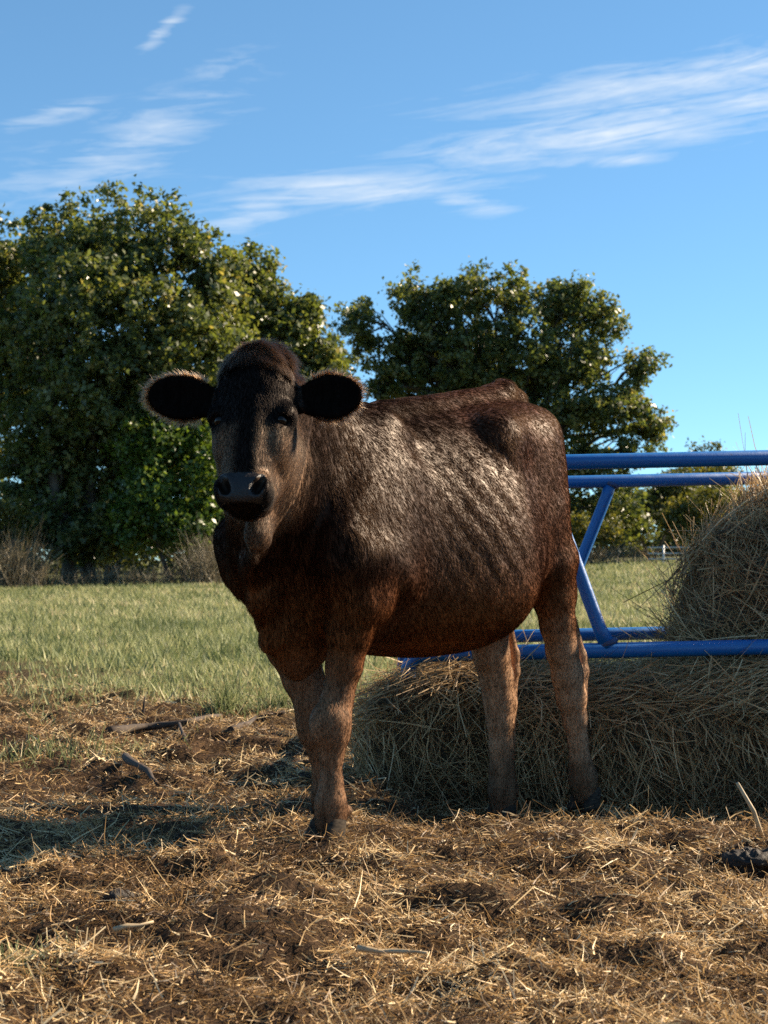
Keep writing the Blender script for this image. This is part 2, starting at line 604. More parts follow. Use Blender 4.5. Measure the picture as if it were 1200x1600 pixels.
    g.ell(hp(0, -0.004, -0.198), (0.046, 0.020, 0.038), 0.012, A)                     # nose pad
    g.ell(hp(0, -0.068, -0.236), (0.036, 0.036, 0.011), 0.008, A)                     # lower lip
    for sd in (1, -1):
        g.ell(hp(sd * 0.084, -0.045, 0.025), (0.022, 0.024, 0.011), 0.012, A)                 # upper lid
        g.ell(hp(sd * 0.089, -0.028, 0.004), (0.017, 0.020, 0.0125), 0.006, A, sub=True)      # eye socket
        T = np.array([HU * math.cos(0.5) * sd + HS * math.sin(0.5) * -1, HN, HS * math.cos(0.5) + HU * math.sin(0.5) * sd])
        g.ell(hp(sd * 0.041, 0.014, -0.196), (0.014, 0.028, 0.023), 0.006, T, sub=True)       # nostril
        g.ell(hp(sd * 0.050, 0.010, -0.178), (0.008, 0.020, 0.016), 0.006, A, sub=True)
        # ears: cupped leaves held out sideways
        e0 = hp(sd * 0.086, -0.105, 0.092 if sd > 0 else 0.088)
        rise = 0.20 if sd > 0 else 0.16
        ed = HU * sd * 0.97 + HS * rise - HN * (0.16 if sd > 0 else 0.02)
        ed /= np.linalg.norm(ed)
        en = HN * 0.93 - HS * 0.22 + HU * sd * 0.12
        en = en - ed * (en @ ed)
        en /= np.linalg.norm(en)
        ew = np.cross(ed, en)
        E = np.array([ed, en, ew])
        EAR_AX[sd] = (e0, ed, en, ew)
        k_ = 1.0 if sd > 0 else 1.13
        g.bone(e0 - ed * 0.02, e0 + ed * 0.05, (0.024, 0.026), (0.036, 0.020), 0.02, en)
        g.ell(e0 + ed * 0.085 * k_, (0.072 * k_, 0.019, 0.050), 0.014, E)
        g.ell(e0 + ed * 0.108 * k_, (0.066 * k_, 0.018, 0.059), 0.014, E)
        g.ell(e0 + ed * 0.140 * k_, (0.046 * k_, 0.016, 0.044), 0.014, E)
        g.ell(e0 + ed * 0.085 * k_ + en * 0.019, (0.064 * k_, 0.019, 0.042), 0.008, E, sub=True)
        g.ell(e0 + ed * 0.110 * k_ + en * 0.020, (0.058 * k_, 0.018, 0.051), 0.008, E, sub=True)
        g.ell(e0 + ed * 0.138 * k_ + en * 0.020, (0.040 * k_, 0.017, 0.037), 0.008, E, sub=True)
    return g
def smooth_normals(v, q):
    n = np.zeros_like(v)
    a = np.cross(v[q[:, 2]] - v[q[:, 0]], v[q[:, 3]] - v[q[:, 1]])
    for i in range(4):
        np.add.at(n, q[:, i], a)
    return n / (np.linalg.norm(n, axis=1, keepdims=True) + 1e-9)


def relax(v, q, it, amt=0.5):
    for _ in range(it):
        s = np.zeros_like(v)
        c = np.zeros(len(v))
        for i in range(4):
            for j in (1, 3):
                np.add.at(s, q[:, i], v[q[:, (i + j) % 4]])
                np.add.at(c, q[:, i], 1)
        v = v + amt * (s / c[:, None] - v)
    return v


def head_uns(p):
    d = p - HEAD_O
    return d @ HU, d @ HN, d @ HS


def coat_colour(p):
    """the animal's own colours: near black brown, redder on belly, thighs and legs, tan below"""
    x, y, z = p[:, 0], p[:, 1], p[:, 2]
    u, n, s = head_uns(p)
    nz = vnoise(p, 7.0, 3, 3)
    nf = vnoise(p * np.array([1, 1, 0.5]), 38.0, 5, 2)
    dark = np.array([0.020, 0.0085, 0.0045])
    brown = np.array([0.072, 0.0240, 0.0095])
    rust = np.array([0.20, 0.068, 0.020])
    tan = np.array([0.37, 0.222, 0.130])
    black = np.array([0.0085, 0.0065, 0.006])
    c = np.repeat(brown[None], len(p), 0)

    def over(col, w):
        nonlocal c
        w = np.clip(w, 0, 1)[:, None]
        c = c * (1 - w) + col[None] * w
    over(dark, sstep(0.55, 0.85, z + 0.08 * nz) * sstep(-0.25, 0.3, x + .1 * nz) * 0.75)
    over(rust, sstep(0.80, 0.56, z + 0.06 * nz) * sstep(0.55, 0.2, x) * 0.9)
    over(rust, sstep(-0.36, -0.50, x + 0.05 * nz) * sstep(1.30, 1.0, z))
    over(tan, sstep(0.70, 0.42, z + 0.05 * nz) * sstep(-0.28, -0.40, x) * 0.95)
    over(rust, sstep(0.78, 0.62, z + .05 * nz) * sstep(0.45, 0.55, x) * 0.6)
    over(tan * 0.6, sstep(0.56, 0.34, z + .04 * nz) * sstep(0.35, 0.45, x) * 0.7)
    over(dark, sstep(0.16, 0.06, z + .02 * nz) * 0.55)
    hd = sstep(-0.30, -0.20, n) * sstep(-0.36, -0.30, s)
    hd = hd * (x > 0.78)
    over(black, hd * sstep(-0.16, -0.10, n) * 0.9)
    over(tan * 0.7, hd * sstep(0.012, 0.055, np.abs(u) + 0.008 * nz + 0.006 * nf) * sstep(0.0, -0.05, s) * sstep(-0.185, -0.15, s) * 0.8)
    over(tan * 0.62, hd * sstep(-0.06, -0.11, n) * sstep(0.05, -0.02, s) * 0.7)
    over(brown, hd * sstep(0.12, 0.22, s) * 0.6)
    c = c * (1 + 0.22 * nf + 0.15 * nz)[:, None]
    return np.clip(c, 0.003, 1)


def make_cow():
    g = build_cow_field()
    v, q = g.mesh()
    v = relax(v, q, 2, 0.45)
    vs_ = relax(v, q, 8, 0.5)
    wl = ((1 - sstep(0.80, 0.86, v[:, 0])) * 0.9)[:, None]          # keep the head crisp
    v = v * (1 - wl) + vs_ * wl
    nrm = smooth_normals(v, q)
    # ribs, muscle and skin relief
    x, y, z = v.T
    rib = np.sin((0.80 * x - 0.55 * z + 0.02 * vnoise(v, 4, 77, 2)) * 2 * np.pi / 0.066) * sstep(0.36, 0.20, x) * sstep(-0.16, 0.0, x) * sstep(0.62, 0.76, z) * sstep(1.20, 1.08, z)
    v = v + nrm * (0.0011 * rib + 0.0016 * vnoise(v * np.array([1, 1, 0.55]), 11, 9, 3))[:, None]
    nrm = smooth_normals(v, q)
    root = empty('heifer', tuple(COW_C), math.atan2(COW_H[1], COW_H[0]))
    tag(root, 'dark brown heifer standing by the feeder and looking at the camera', 'cow')
    col = coat_colour(v)
    # skin under the coat
    m, nt, b, o = principled('heifer_coat')
    tc = nt.add('ShaderNodeTexCoord')
    ob = tc.outputs['Object']
    warp = nt.add('ShaderNodeTexNoise')
    warp.inputs['Scale'].default_value = 7.0
    warp.inputs['Detail'].default_value = 3.0
    nt.link(ob, warp.inputs['Vector'])
    off = nt.add('ShaderNodeVectorMath', operation='SCALE')
    off.inputs['Scale'].default_value = 0.045
    nt.link(warp.outputs['Color'], off.inputs[0])
    ad = nt.add('ShaderNodeVectorMath', operation='ADD')
    nt.link(ob, ad.inputs[0])
    nt.link(off.outputs[0], ad.inputs[1])
    rt = nt.add('ShaderNodeVectorRotate', rotation_type='Y_AXIS')
    rt.inputs['Angle'].default_value = math.radians(48)
    nt.link(ad.outputs[0], rt.inputs['Vector'])
    lay = nt.attr('lay')

    def laid(al, ac, det):
        f1 = nt.noise(nt.mapping(rt.outputs[0], scale=(al, ac, ac)), 1.0, det, 0.55)
        f2 = nt.noise(nt.mapping(ad.outputs[0], scale=(ac, ac, al)), 1.0, det, 0.55)
        mxn = nt.add('ShaderNodeMix', data_type='FLOAT')
        nt.link(lay, mxn.inputs[0])
        nt.link(f1, mxn.inputs[2])
        nt.link(f2, mxn.inputs[3])
        return mxn.outputs[0]
    fine = laid(17, 400, 2)
    mid = laid(5, 60, 3)
    c = nt.attr('coat', 'Color')
    k = nt.math('ADD', nt.math('MULTIPLY', fine, 1.3), nt.math('MULTIPLY', mid, 1.5))
    k = nt.math('SUBTRACT', k, 0.45)
    grey = nt.add('ShaderNodeCombineColor')
    for q_ in range(3):
        nt.link(k, grey.inputs[q_])
    nt.link(nt.mix(1.0, c, grey.outputs[0], 'MULTIPLY'), b.inputs['Base Color'])
    nt.link(nt.math('ADD', nt.math('MULTIPLY', mid, 0.30), 0.33), b.inputs['Roughness'])
    nt.link(nt.attr('gloss'), b.inputs['Specular IOR Level'])
    b.inputs['Specular Tint'].default_value = (1.0, 0.78, 0.62, 1)
    b.inputs['Sheen Weight'].default_value = 0.04
    b.inputs['Sheen Roughness'].default_value = 0.4
    b.inputs['Sheen Tint'].default_value = (0.55, 0.33, 0.2, 1)
    h1 = nt.add('ShaderNodeBump')
    h1.inputs['Strength'].default_value = 0.20
    h1.inputs['Distance'].default_value = 0.012
    nt.link(mid, h1.inputs['Height'])
    h2 = nt.add('ShaderNodeBump')
    h2.inputs['Strength'].default_value = 0.14
    h2.inputs['Distance'].default_value = 0.003
    nt.link(fine, h2.inputs['Height'])
    nt.link(h1.outputs[0], h2.inputs['Normal'])
    nt.link(h2.outputs[0], b.inputs['Normal'])
    hx = (v - HEAD_O) @ HN
    lay_v = np.maximum(sstep(0.66, 0.50, v[:, 2]), sstep(0.50, 0.68, v[:, 0]))
    hs_ = (v[:, 0] > 0.82) & (hx > -0.24)
    gl = 0.17 - 0.08 * sstep(0.66, 0.5, v[:, 2]) - 0.05 * sstep(0.5, 0.7, v[:, 0])
    gl[hs_] = 0.12
    for sd in (1, -1):
        e0, ed, en, ew = EAR_AX[sd]
        d_ = v - e0
        inn = (d_ @ ed > 0.03) & (d_ @ ed < 0.235) & (np.abs(d_ @ ew) < 0.08) & (np.abs(d_ @ en) < 0.04)
        gl[inn] = 0.0
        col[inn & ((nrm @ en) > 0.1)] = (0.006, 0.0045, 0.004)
    body = mesh_np('body', v, q, m, root, True, {'coat': col, 'lay': lay_v, 'gloss': gl})
    return root, body, v, q, nrm, col


HAIR_DARK = 0.6


def make_coat(root, v, q, nrm, col, count):
    a, bq = v[q[:, 2]] - v[q[:, 0]], v[q[:, 3]] - v[q[:, 1]]
    area = 0.5 * np.linalg.norm(np.cross(a, bq), axis=1)
    cen = v[q].mean(1)
    fn = nrm[q].mean(1)
    # which regions carry no hair: hoofs and the bare nose
    u, n, s = head_uns(cen)
    nose = (np.abs(u) < 0.056) & (n > -0.03) & (s < -0.150) & (s > -0.230) & (cen[:, 0] > 0.8)
    wgt = area.copy()
    wgt[nose] = 0
    ear = np.zeros(len(cen), bool)
    eo = np.zeros((len(cen), 3))
    ek = np.zeros(len(cen))
    for sd in (1, -1):
        e0, ed, en, ew = EAR_AX[sd]
        d = cen - e0
        ee = (d @ ed > 0.02) & (d @ ed < 0.235) & (np.abs(d @ ew) < 0.085) & (np.abs(d @ en) < 0.045)
        k_ = 1.0 if sd > 0 else 1.13
        r = np.sqrt(((d @ ed - 0.108 * k_) / (0.080 * k_)) ** 2 + ((d @ ew) / 0.060) ** 2)
        out = (d @ ed - 0.085)[:, None] * ed / 0.075 ** 2 + (d @ ew)[:, None] * ew / 0.05 ** 2
        out /= np.linalg.norm(out, axis=1, keepdims=True) + 1e-9
        ear |= ee
        eo[ee] = out[ee]
        ek[ee] = (sstep(0.84, 1.02, r) * sstep(0.045, 0.075, d @ ed))[ee]
    headm = (cen[:, 0] > 0.80) & (n > -0.22) & (s > -0.28)
    poll = headm & (s + 0.035 * vnoise(cen, 30, 44, 2) > 0.135) & ~ear
    wgt *= 0.28
    wgt[headm] *= 2.2
    wgt[ear] *= 0.6 + 5 * ek[ear]
    wgt[poll] *= 2.5
    pick = rng.choice(len(q), count, p=wgt / wgt.sum())
    t1, t2 = rng.random(count), rng.random(count)
    qa = q[pick]
    P = (v[qa[:, 0]] * ((1 - t1) * (1 - t2))[:, None] + v[qa[:, 1]] * (t1 * (1 - t2))[:, None] + v[qa[:, 2]] * (t1 * t2)[:, None] + v[qa[:, 3]] * ((1 - t1) * t2)[:, None])
    N = fn[pick]
    C = col[qa[:, 0]]
    x, y, z = P.T
    hm, em, pm = headm[pick], ear[pick], poll[pick]
    # direction in which the coat lies
    D = np.zeros((count, 3))
    leg = sstep(0.62, 0.48, z)
    nk = sstep(0.50, 0.70, x)
    D[:, 0] = -0.75 * (1 - leg) * (1 - 0.5 * nk)
    D[:, 2] = -0.75 - 0.4 * nk
    D[hm] = -HS * 0.9 + HN * 0.1
    uu = (P - HEAD_O) @ HU
    D[hm] += (uu[hm] * 6)[:, None] * HU
    D[em] = eo[pick][em]
    D[pm] = HN * 0.5 - HS * 0.3 + (uu[pm] * 7 + 0.35)[:, None] * HU
    w1 = vnoise(P, 13, 21, 3)
    w2 = vnoise(P, 13, 22, 3)
    w3 = vnoise(P, 13, 23, 3)
    D += 0.28 * np.stack([w1, w2, w3], 1) * (~em)[:, None]
    cl = vnoise(P * np.array([1, 1, 0.45]), 60, 31, 2)
    D += 0.07 * rng.normal(size=(count, 3))
    D -= N * (D * N).sum(1)[:, None]
    D /= np.linalg.norm(D, axis=1, keepdims=True) + 1e-9
    Ln = 0.014 + 0.005 * rng.random(count)
    Ln[hm] = 0.010 + 0.004 * rng.random(hm.sum())
    lowleg = leg > 0.6
    Ln[lowleg] = 0.008 + 0.003 * rng.random(lowleg.sum())
    wither = (np.abs(y) < 0.13) & (x > 0.1) & (x < 0.6) & (z > 1.08)
    Ln[wither] *= 1.5
    neckm = (x > 0.62) & ~hm & (z > 0.6)
    Ln[neckm] *= 1.5
    belly = (z < 0.60) & (x < 0.45) & (x > -0.2)
    Ln[belly] *= 1.3
    tailm = (x < -0.30) & (np.abs(y) < 0.07) & (z > 1.2)
    Ln[tailm] *= 1.8
    fr = em & (ek[pick] > 0.4)
    Ln[em] = 0.006
    Ln[fr] = 0.010 + 0.024 * rng.random(fr.sum()) ** 1.6
    ps_ = ((P - HEAD_O) @ HS)[pm]
    Ln[pm] = 0.012 + (0.030 * rng.random(pm.sum()) + 0.012) * sstep(0.11, 0.20, ps_) * (0.6 + 1.0 * np.clip(0.5 + 1.2 * vnoise(P[pm], 45, 47, 2), 0, 1.3))
    lift = 0.07 + 0.09 * cl + 0.06 * rng.random(count)
    lift[lowleg] = 0.13
    lift[hm] = 0.12
    lift[pm] = 0.26
    lift[em] = 0.25
    lift[fr] = 0.05 + 0.35 * rng.random(fr.sum())
    lift = np.clip(lift, 0.03, 0.8)
    p0 = P - N * 0.0006
    p1 = P + D * (Ln * 0.5)[:, None] + N * (Ln * 0.5 * lift * 1.3)[:, None]
    p2 = P + D * Ln[:, None] + N * (Ln * lift * 0.9)[:, None]
    p2[:, 2] -= 0.10 * Ln
    pts = np.stack([p0, p1, p2], 1).reshape(-1, 3).astype(np.float32)
    hc = bpy.data.hair_curves.new('coat')
    hc.add_curves([3] * count)
    hc.attributes['position'].data.foreach_set('vector', pts.ravel()) if 'position' in hc.attributes else hc.points.foreach_set('position', pts.ravel())
    ra = hc.attributes.get('radius') or hc.attributes.new('radius', 'FLOAT', 'POINT')
    r0 = np.full(count, 0.00034)
    r0[em | pm] = 0.00040
    rad = np.stack([r0, r0 * 0.85, r0 * 0.12], 1).ravel().astype(np.float32)
    ra.data.foreach_set('value', rad)
    tint = HAIR_DARK * C * (0.75 + 0.5 * rng.random(count))[:, None]
    # ear rims and the poll tuft carry lighter hair
    tint[fr] = np.array([0.12, 0.052, 0.022]) * (0.7 + 0.6 * rng.random(fr.sum()))[:, None]
    tint[pm] = (np.array([0.012, 0.008, 0.006]) + np.array([0.115, 0.055, 0.027]) * sstep(0.11, 0.22, ps_)[:, None]) * (0.6 + 0.8 * rng.random(pm.sum()))[:, None]
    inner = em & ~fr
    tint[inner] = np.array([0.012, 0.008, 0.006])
    c4 = np.ones((count, 4), dtype=np.float32)
    c4[:, :3] = np.clip(tint, 0.002, 1)
    ca = hc.attributes.new('coat', 'FLOAT_COLOR', 'CURVE')
    ca.data.foreach_set('color', c4.ravel())
    m = bpy.data.materials.new('heifer_hair')
    m.use_nodes = True
    nt = NT(m.node_tree)
    nt.n.clear()
    hb = nt.add('ShaderNodeBsdfHairPrincipled')
    hb.parametrization = 'COLOR'
    nt.link(nt.attr('coat', 'Color'), hb.inputs['Color'])
    hb.inputs['Roughness'].default_value = 0.30
    hb.inputs['IOR'].default_value = 1.28
    hb.inputs['Radial Roughness'].default_value = 0.5
    o = nt.add('ShaderNodeOutputMaterial')
    matt = nt.add('ShaderNodeBsdfDiffuse')              # dull, dusty share of the hair
    nt.link(nt.mix(1.0, nt.attr('coat', 'Color'), (0.55, 0.5, 0.5), 'MULTIPLY'), matt.inputs[0])
    mx = nt.add('ShaderNodeMixShader')
    nt.link(nt.attr('dull'), mx.inputs[0])
    nt.link(hb.outputs[0], mx.inputs[1])
    nt.link(matt.outputs[0], mx.inputs[2])
    nt.link(mx.outputs[0], o.inputs[0])
    dl = hc.attributes.new('dull', 'FLOAT', 'CURVE')
    dv = np.full(count, 0.92, dtype=np.float32)
    dv[lowleg] = 0.75
    dv[hm] = 0.80
    dv[pm] = 0.55
    dv[fr] = 0.35
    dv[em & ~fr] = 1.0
    dl.data.foreach_set('value', dv)
    hc.materials.append(m)
    ob = bpy.data.objects.new('coat', hc)
    link(ob, root)
    return ob


def ball(name, c, r, mat, parent, ax=None, seg=20):
    """ellipsoid of radii r along axes ax about c"""
    ax = np.eye(3) if ax is None else np.asarray(ax)
    r = np.broadcast_to(np.asarray(r, float), (3,))
    th = np.linspace(0, math.pi, seg // 2 + 1)[1:-1]
    ph = np.linspace(0, 2 * math.pi, seg, endpoint=False)
    ring = [np.stack([np.sin(t) * np.cos(ph), np.sin(t) * np.sin(ph), np.full(seg, math.cos(t))], 1) for t in th]
    p = np.concatenate([np.array([[0, 0, 1.0]])] + ring + [np.array([[0, 0, -1.0]])])
    fs = []
    nr = len(th)
    for j in range(seg):
        k = (j + 1) % seg
        fs.append((0, 1 + j, 1 + k, 1 + k))
        fs.append((len(p) - 1, 1 + (nr - 1) * seg + k, 1 + (nr - 1) * seg + j, 1 + (nr - 1) * seg + j))
        for i in range(nr - 1):
            a = 1 + i * seg
            fs.append((a + j, a + seg + j, a + seg + k, a + k))
    p = (p * r) @ ax + np.asarray(c)
    me = bpy.data.meshes.new(name)
    me.from_pydata(p.tolist(), [], [tuple(dict.fromkeys(f)) for f in fs])
    for pl in me.polygons:
        pl.use_smooth = True
    me.materials.append(mat)
    return link(bpy.data.objects.new(name, me), parent)


cow, body, cv, cq, cn, cc = make_cow()
coat = make_coat(cow, cv, cq, cn, cc, COAT_COUNT)
m_eye, nt, b, o = principled('wet_dark_eye')
b.inputs['Base Color'].default_value = (0.006, 0.004, 0.003, 1)
b.inputs['Roughness'].default_value = 0.16
b.inputs['Specular IOR Level'].default_value = 0.28
m_nose, nt, b, o = principled('moist_nose')
tc = nt.add('ShaderNodeTexCoord')
ns = nt.noise(tc.outputs['Object'], 210, 3, 0.6)
nt.link(nt.ramp(ns, [(0.3, (0.010, 0.0075, 0.0065)), (0.7, (0.024, 0.018, 0.016))]), b.inputs['Base Color'])
b.inputs['Roughness'].default_value = 0.42
b.inputs['Specular IOR Level'].default_value = 0.35
bp = nt.add('ShaderNodeBump')
bp.inputs['Strength'].default_value = 0.8
bp.inputs['Distance'].default_value = 0.003
nt.link(ns, bp.inputs['Height'])
nt.link(bp.outputs[0], b.inputs['Normal'])
body.data.materials.append(m_nose)
_cen = cv[cq].mean(1)
_u_, _n_, _s_ = head_uns(_cen)
_wob = 0.004 * vnoise(_cen, 60, 12, 2)
_nose = (np.abs(_u_) < 0.056 + _wob) & (_n_ > -0.030 + _wob) & (_s_ < -0.156 + _wob) & (_s_ > -0.232) & (_cen[:, 0] > 0.8)
_nose &= ((np.abs(_u_) - 0.042) / 0.0135) ** 2 + ((_s_ + 0.193) / 0.023) ** 2 > 1.0        # the nostrils stay dark
body.data.polygons.foreach_set('material_index', _nose.astype(np.int32))
m_hoof, nt, b, o = principled('horn_of_hoof')
tc = nt.add('ShaderNodeTexCoord')
nt.link(nt.ramp(nt.noise(nt.mapping(tc.outputs['Object'], scale=(1, 1, 3)), 60, 3), [(0.3, (0.018, 0.015, 0.013)), (0.75, (0.07, 0.055, 0.04))]), b.inputs['Base Color'])
b.inputs['Roughness'].default_value = 0.95
b.inputs['Specular IOR Level'].default_value = 0.08
for sd in (1, -1):
    ball('eye', hp(sd * 0.0770, -0.041, 0.004), (0.016, 0.021, 0.0150), m_eye, cow, HAX)


def hoof(pos, fwd=(1, 0, 0)):
    """cloven hoof: two claws splayed a little, flat soled"""
    for sd in (1, -1):
        rings = []
        for (hgt, ln, wd, off) in ((0.0, 0.058, 0.024, 0.016), (0.012, 0.058, 0.0245, 0.015), (0.035, 0.048, 0.0235, 0.006), (0.060, 0.039, 0.021, -0.004), (0.070, 0.030, 0.016, -0.006)):
            a = np.linspace(0, 2 * math.pi, 14, endpoint=False)
            px = off + ln * np.cos(a) * np.where(np.cos(a) > 0, 1.0, 0.72)
            py = sd * 0.0235 + wd * np.sin(a) + sd * 0.007 * np.maximum(np.cos(a), 0)
            rings.append(np.stack([px, py, np.full(14, hgt)], 1))
        p = np.concatenate(rings + [np.array([[0, sd * .0235, 0.072]])]) + np.asarray(pos)
        fs = []
        for i in range(4):
            for j in range(14):
                k = (j + 1) % 14
                fs.append((i * 14 + j, i * 14 + k, i * 14 + 14 + k, i * 14 + 14 + j))
        for j in range(14):
            fs.append((56 + j, 56 + (j + 1) % 14, 70))
        fs.append(tuple(range(13, -1, -1)))
        me = bpy.data.meshes.new('hoof_claw')
        me.from_pydata(p.tolist(), [], fs)
        for pl in me.polygons:
            pl.use_smooth = True
        me.materials.append(m_hoof)
        link(bpy.data.objects.new('hoof_claw', me), cow)


FEET = {}
for nm, px, py, y in (('LF', 515, 1318, 0.155), ('RF', 513, 1292, -0.115), ('LH', 918, 1262, 0.14), ('RH', 787, 1285, -0.08)):
    FEET[nm] = S(px, py, y)
    hoof(FEET[nm])
print('feet', {k: (v.round(3), (COW_C + v[0] * COW_H + v[1] * COW_L + np.array([0, 0, v[2]])).round(3)) for k, v in FEET.items()})
# ------------------------------------------------------------------ the ground
def terrain(x, y):
    x = np.asarray(x, float)
    y = np.asarray(y, float)
    p = np.stack([x.ravel(), y.ravel()], 1)
    near = sstep(16, 8, p[:, 1]) * sstep(9, 5, np.abs(p[:, 0]))
    z = 0.035 * vnoise(p, 2.1, 1, 3) * near + 0.072 * vnoise(p * np.array([0.8, 1.25]), 5.0, 2, 3) * near + 0.018 * vnoise(p, 17.0, 3, 2) * near
    z += 0.05 * np.maximum(vnoise(p * np.array([0.7, 1.3]), 3.4, 4, 2) - 0.15, 0) * near
    X, Y = p[:, 0], p[:, 1]
    z *= 1 - 0.55 * sstep(0.1, -0.2, X) * sstep(4.0, 4.3, Y) * sstep(5.4, 4.9, Y)         # relief flattened here to keep the cow's cast shadow unbroken
    hol = sstep(4.30, 5.05, Y) * sstep(8.0, 6.8, Y) * sstep(-0.15, 0.25, X)
    z = z * (1 - 0.8 * hol) - 0.125 * hol
    z += 0.055 * np.exp(-((X - 0.78) / 0.13) ** 2 - ((Y - 4.95) / 0.10) ** 2)          # kicked-up heap by the hind foot
    for fx, fy, fz in FOOT_W:                                                            # the feet stand on the ground
        w = np.exp(-((X - fx) ** 2 + (Y - fy) ** 2) / 0.09 ** 2)
        z = z * (1 - w) + (fz + 0.018) * w
    z += 0.15 * vnoise(p, 0.06, 6, 2) * sstep(12, 40, Y)
    z += 0.10 * sstep(10, 45, Y) + 0.75 * sstep(-3, 12, X) * sstep(10, 50, Y)
    return z.reshape(np.shape(x))


FOOT_W = []
for k, f in FEET.items():
    w = COW_C + f[0] * COW_H + f[1] * COW_L
    FOOT_W.append((w[0], w[1], f[2]))


def field_mask(x, y):
    """0 on the trampled straw, 1 on the green field"""
    p = np.stack([np.ravel(x), np.ravel(y)], 1)
    n = vnoise(p, 0.9, 41, 4) + 0.5 * vnoise(p * np.array([1.0, 0.6]), 2.6, 42, 3)
    edge = 8.0 + 2.2 * n + 3.2 * sstep(-1.3, -3.2, p[:, 0])
    return sstep(-1.0, 2.4, p[:, 1] - edge)


def grow_axis(lo, hi, step, far_lo, far_hi, ratio=1.16):
    a = list(np.arange(lo, hi + 1e-6, step))
    s = step
    while a[-1] < far_hi:
        s *= ratio
        a.append(a[-1] + s)
    s = step
    b = [a[0]]
    while b[-1] > far_lo:
        s *= ratio
        b.append(b[-1] - s)
    return np.array(b[:0:-1] + a)


gx = grow_axis(-2.4, 2.6, 0.022, -2500, 2500)
gy = grow_axis(1.6, 8.5, 0.022, -60, 5000)
GX, GY = np.meshgrid(gx, gy, indexing='ij')
GZ = terrain(GX, GY)
gv = np.stack([GX.ravel(), GY.ravel(), GZ.ravel()], 1)
ni, nj = len(gx), len(gy)
ii, jj = np.meshgrid(np.arange(ni - 1), np.arange(nj - 1), indexing='ij')
base = (ii * nj + jj).ravel()
gq = np.stack([base, base + nj, base + nj + 1, base + 1], 1)
m_ground, nt, b, o = principled('trampled_soil_and_field')
geo = nt.add('ShaderNodeNewGeometry')
pos = geo.outputs['Position']
n1 = nt.noise(pos, 9, 6, 0.65)
n2 = nt.noise(pos, 90, 4, 0.7)
straw = nt.ramp(nt.math('ADD', nt.math('MULTIPLY', n1, 0.5), nt.math('MULTIPLY', n2, 0.5)),
                [(0.36, (0.016, 0.010, 0.007)), (0.54, (0.055, 0.033, 0.018)), (0.70, (0.17, 0.100, 0.050))])
n3 = nt.noise(pos, 2.2, 6, 0.7)
grass = nt.ramp(n3, [(0.3, (0.085, 0.092, 0.036)), (0.55, (0.15, 0.148, 0.060)), (0.75, (0.23, 0.19, 0.09))])
gm = nt.attr('field')
nt.link(nt.mix(gm, straw, grass), b.inputs['Base Color'])
b.inputs['Roughness'].default_value = 0.95
b.inputs['Specular IOR Level'].default_value = 0.1
bp = nt.add('ShaderNodeBump')
bp.inputs['Strength'].default_value = 0.9
bp.inputs['Distance'].default_value = 0.012
nt.link(n2, bp.inputs['Height'])
nt.link(bp.outputs[0], b.inputs['Normal'])
ground = mesh_np('ground', gv, gq, m_ground, None, True, {'field': field_mask(GX, GY)})
tag(ground, kind='structure')


# ------------------------------------------------------------------ strands (straw, hay, grass stems)
def strands3(P, D, Ln, W, bendv, segs=2, tint=None):
    n = len(P)
    D = D / (np.linalg.norm(D, axis=1, keepdims=True) + 1e-9)
    side = np.cross(D, rng.normal(size=(n, 3)))
    side /= np.linalg.norm(side, axis=1, keepdims=True) + 1e-9
    bn = np.cross(D, side)
    vs = []
    for t in np.linspace(0, 1, segs + 1):
        c = P + D * (Ln * t)[:, None] + bendv * (t * t * Ln)[:, None]
        a = 0.9 * t
        wd = (W * (1.0 - 0.4 * t))[:, None] / 2
        tw = side * math.cos(a) + bn * math.sin(a)
        vs += [c - tw * wd, c + tw * wd]
    v = np.stack(vs, 1)
    k = 2 * (segs + 1)
    b0 = (np.arange(n) * k)[:, None]
    q = np.concatenate([b0 + np.array([[2 * i, 2 * i + 1, 2 * i + 3, 2 * i + 2]]) for i in range(segs)], 0)
    tint = rng.random(n) if tint is None else tint
    return v.reshape(-1, 3), q, np.repeat(tint, k)


def straw_material(name, stops, rough=0.55, trans=0.25):
    m, nt, b, o = principled(name)
    c = nt.ramp(nt.attr('tint'), stops)
    nt.link(c, b.inputs['Base Color'])
    b.inputs['Roughness'].default_value = rough
    b.inputs['Specular IOR Level'].default_value = 0.35
    tr = nt.add('ShaderNodeBsdfTranslucent')
    nt.link(c, tr.inputs[0])
    mx = nt.add('ShaderNodeMixShader')
    mx.inputs[0].default_value = trans
    nt.link(b.outputs[0], mx.inputs[1])
    nt.link(tr.outputs[0], mx.inputs[2])
    nt.link(mx.outputs[0], o.inputs[0])
    return m


m_straw = straw_material('loose_straw', [(0.0, (0.050, 0.029, 0.015)), (0.32, (0.19, 0.112, 0.048)), (0.62, (0.46, 0.285, 0.118)), (0.85, (0.66, 0.46, 0.215)), (1.0, (0.80, 0.65, 0.40))])
m_hay = straw_material('weathered_hay', [(0.0, (0.095, 0.056, 0.025)), (0.4, (0.34, 0.215, 0.098)), (0.75, (0.58, 0.395, 0.195)), (1.0, (0.78, 0.58, 0.33))])


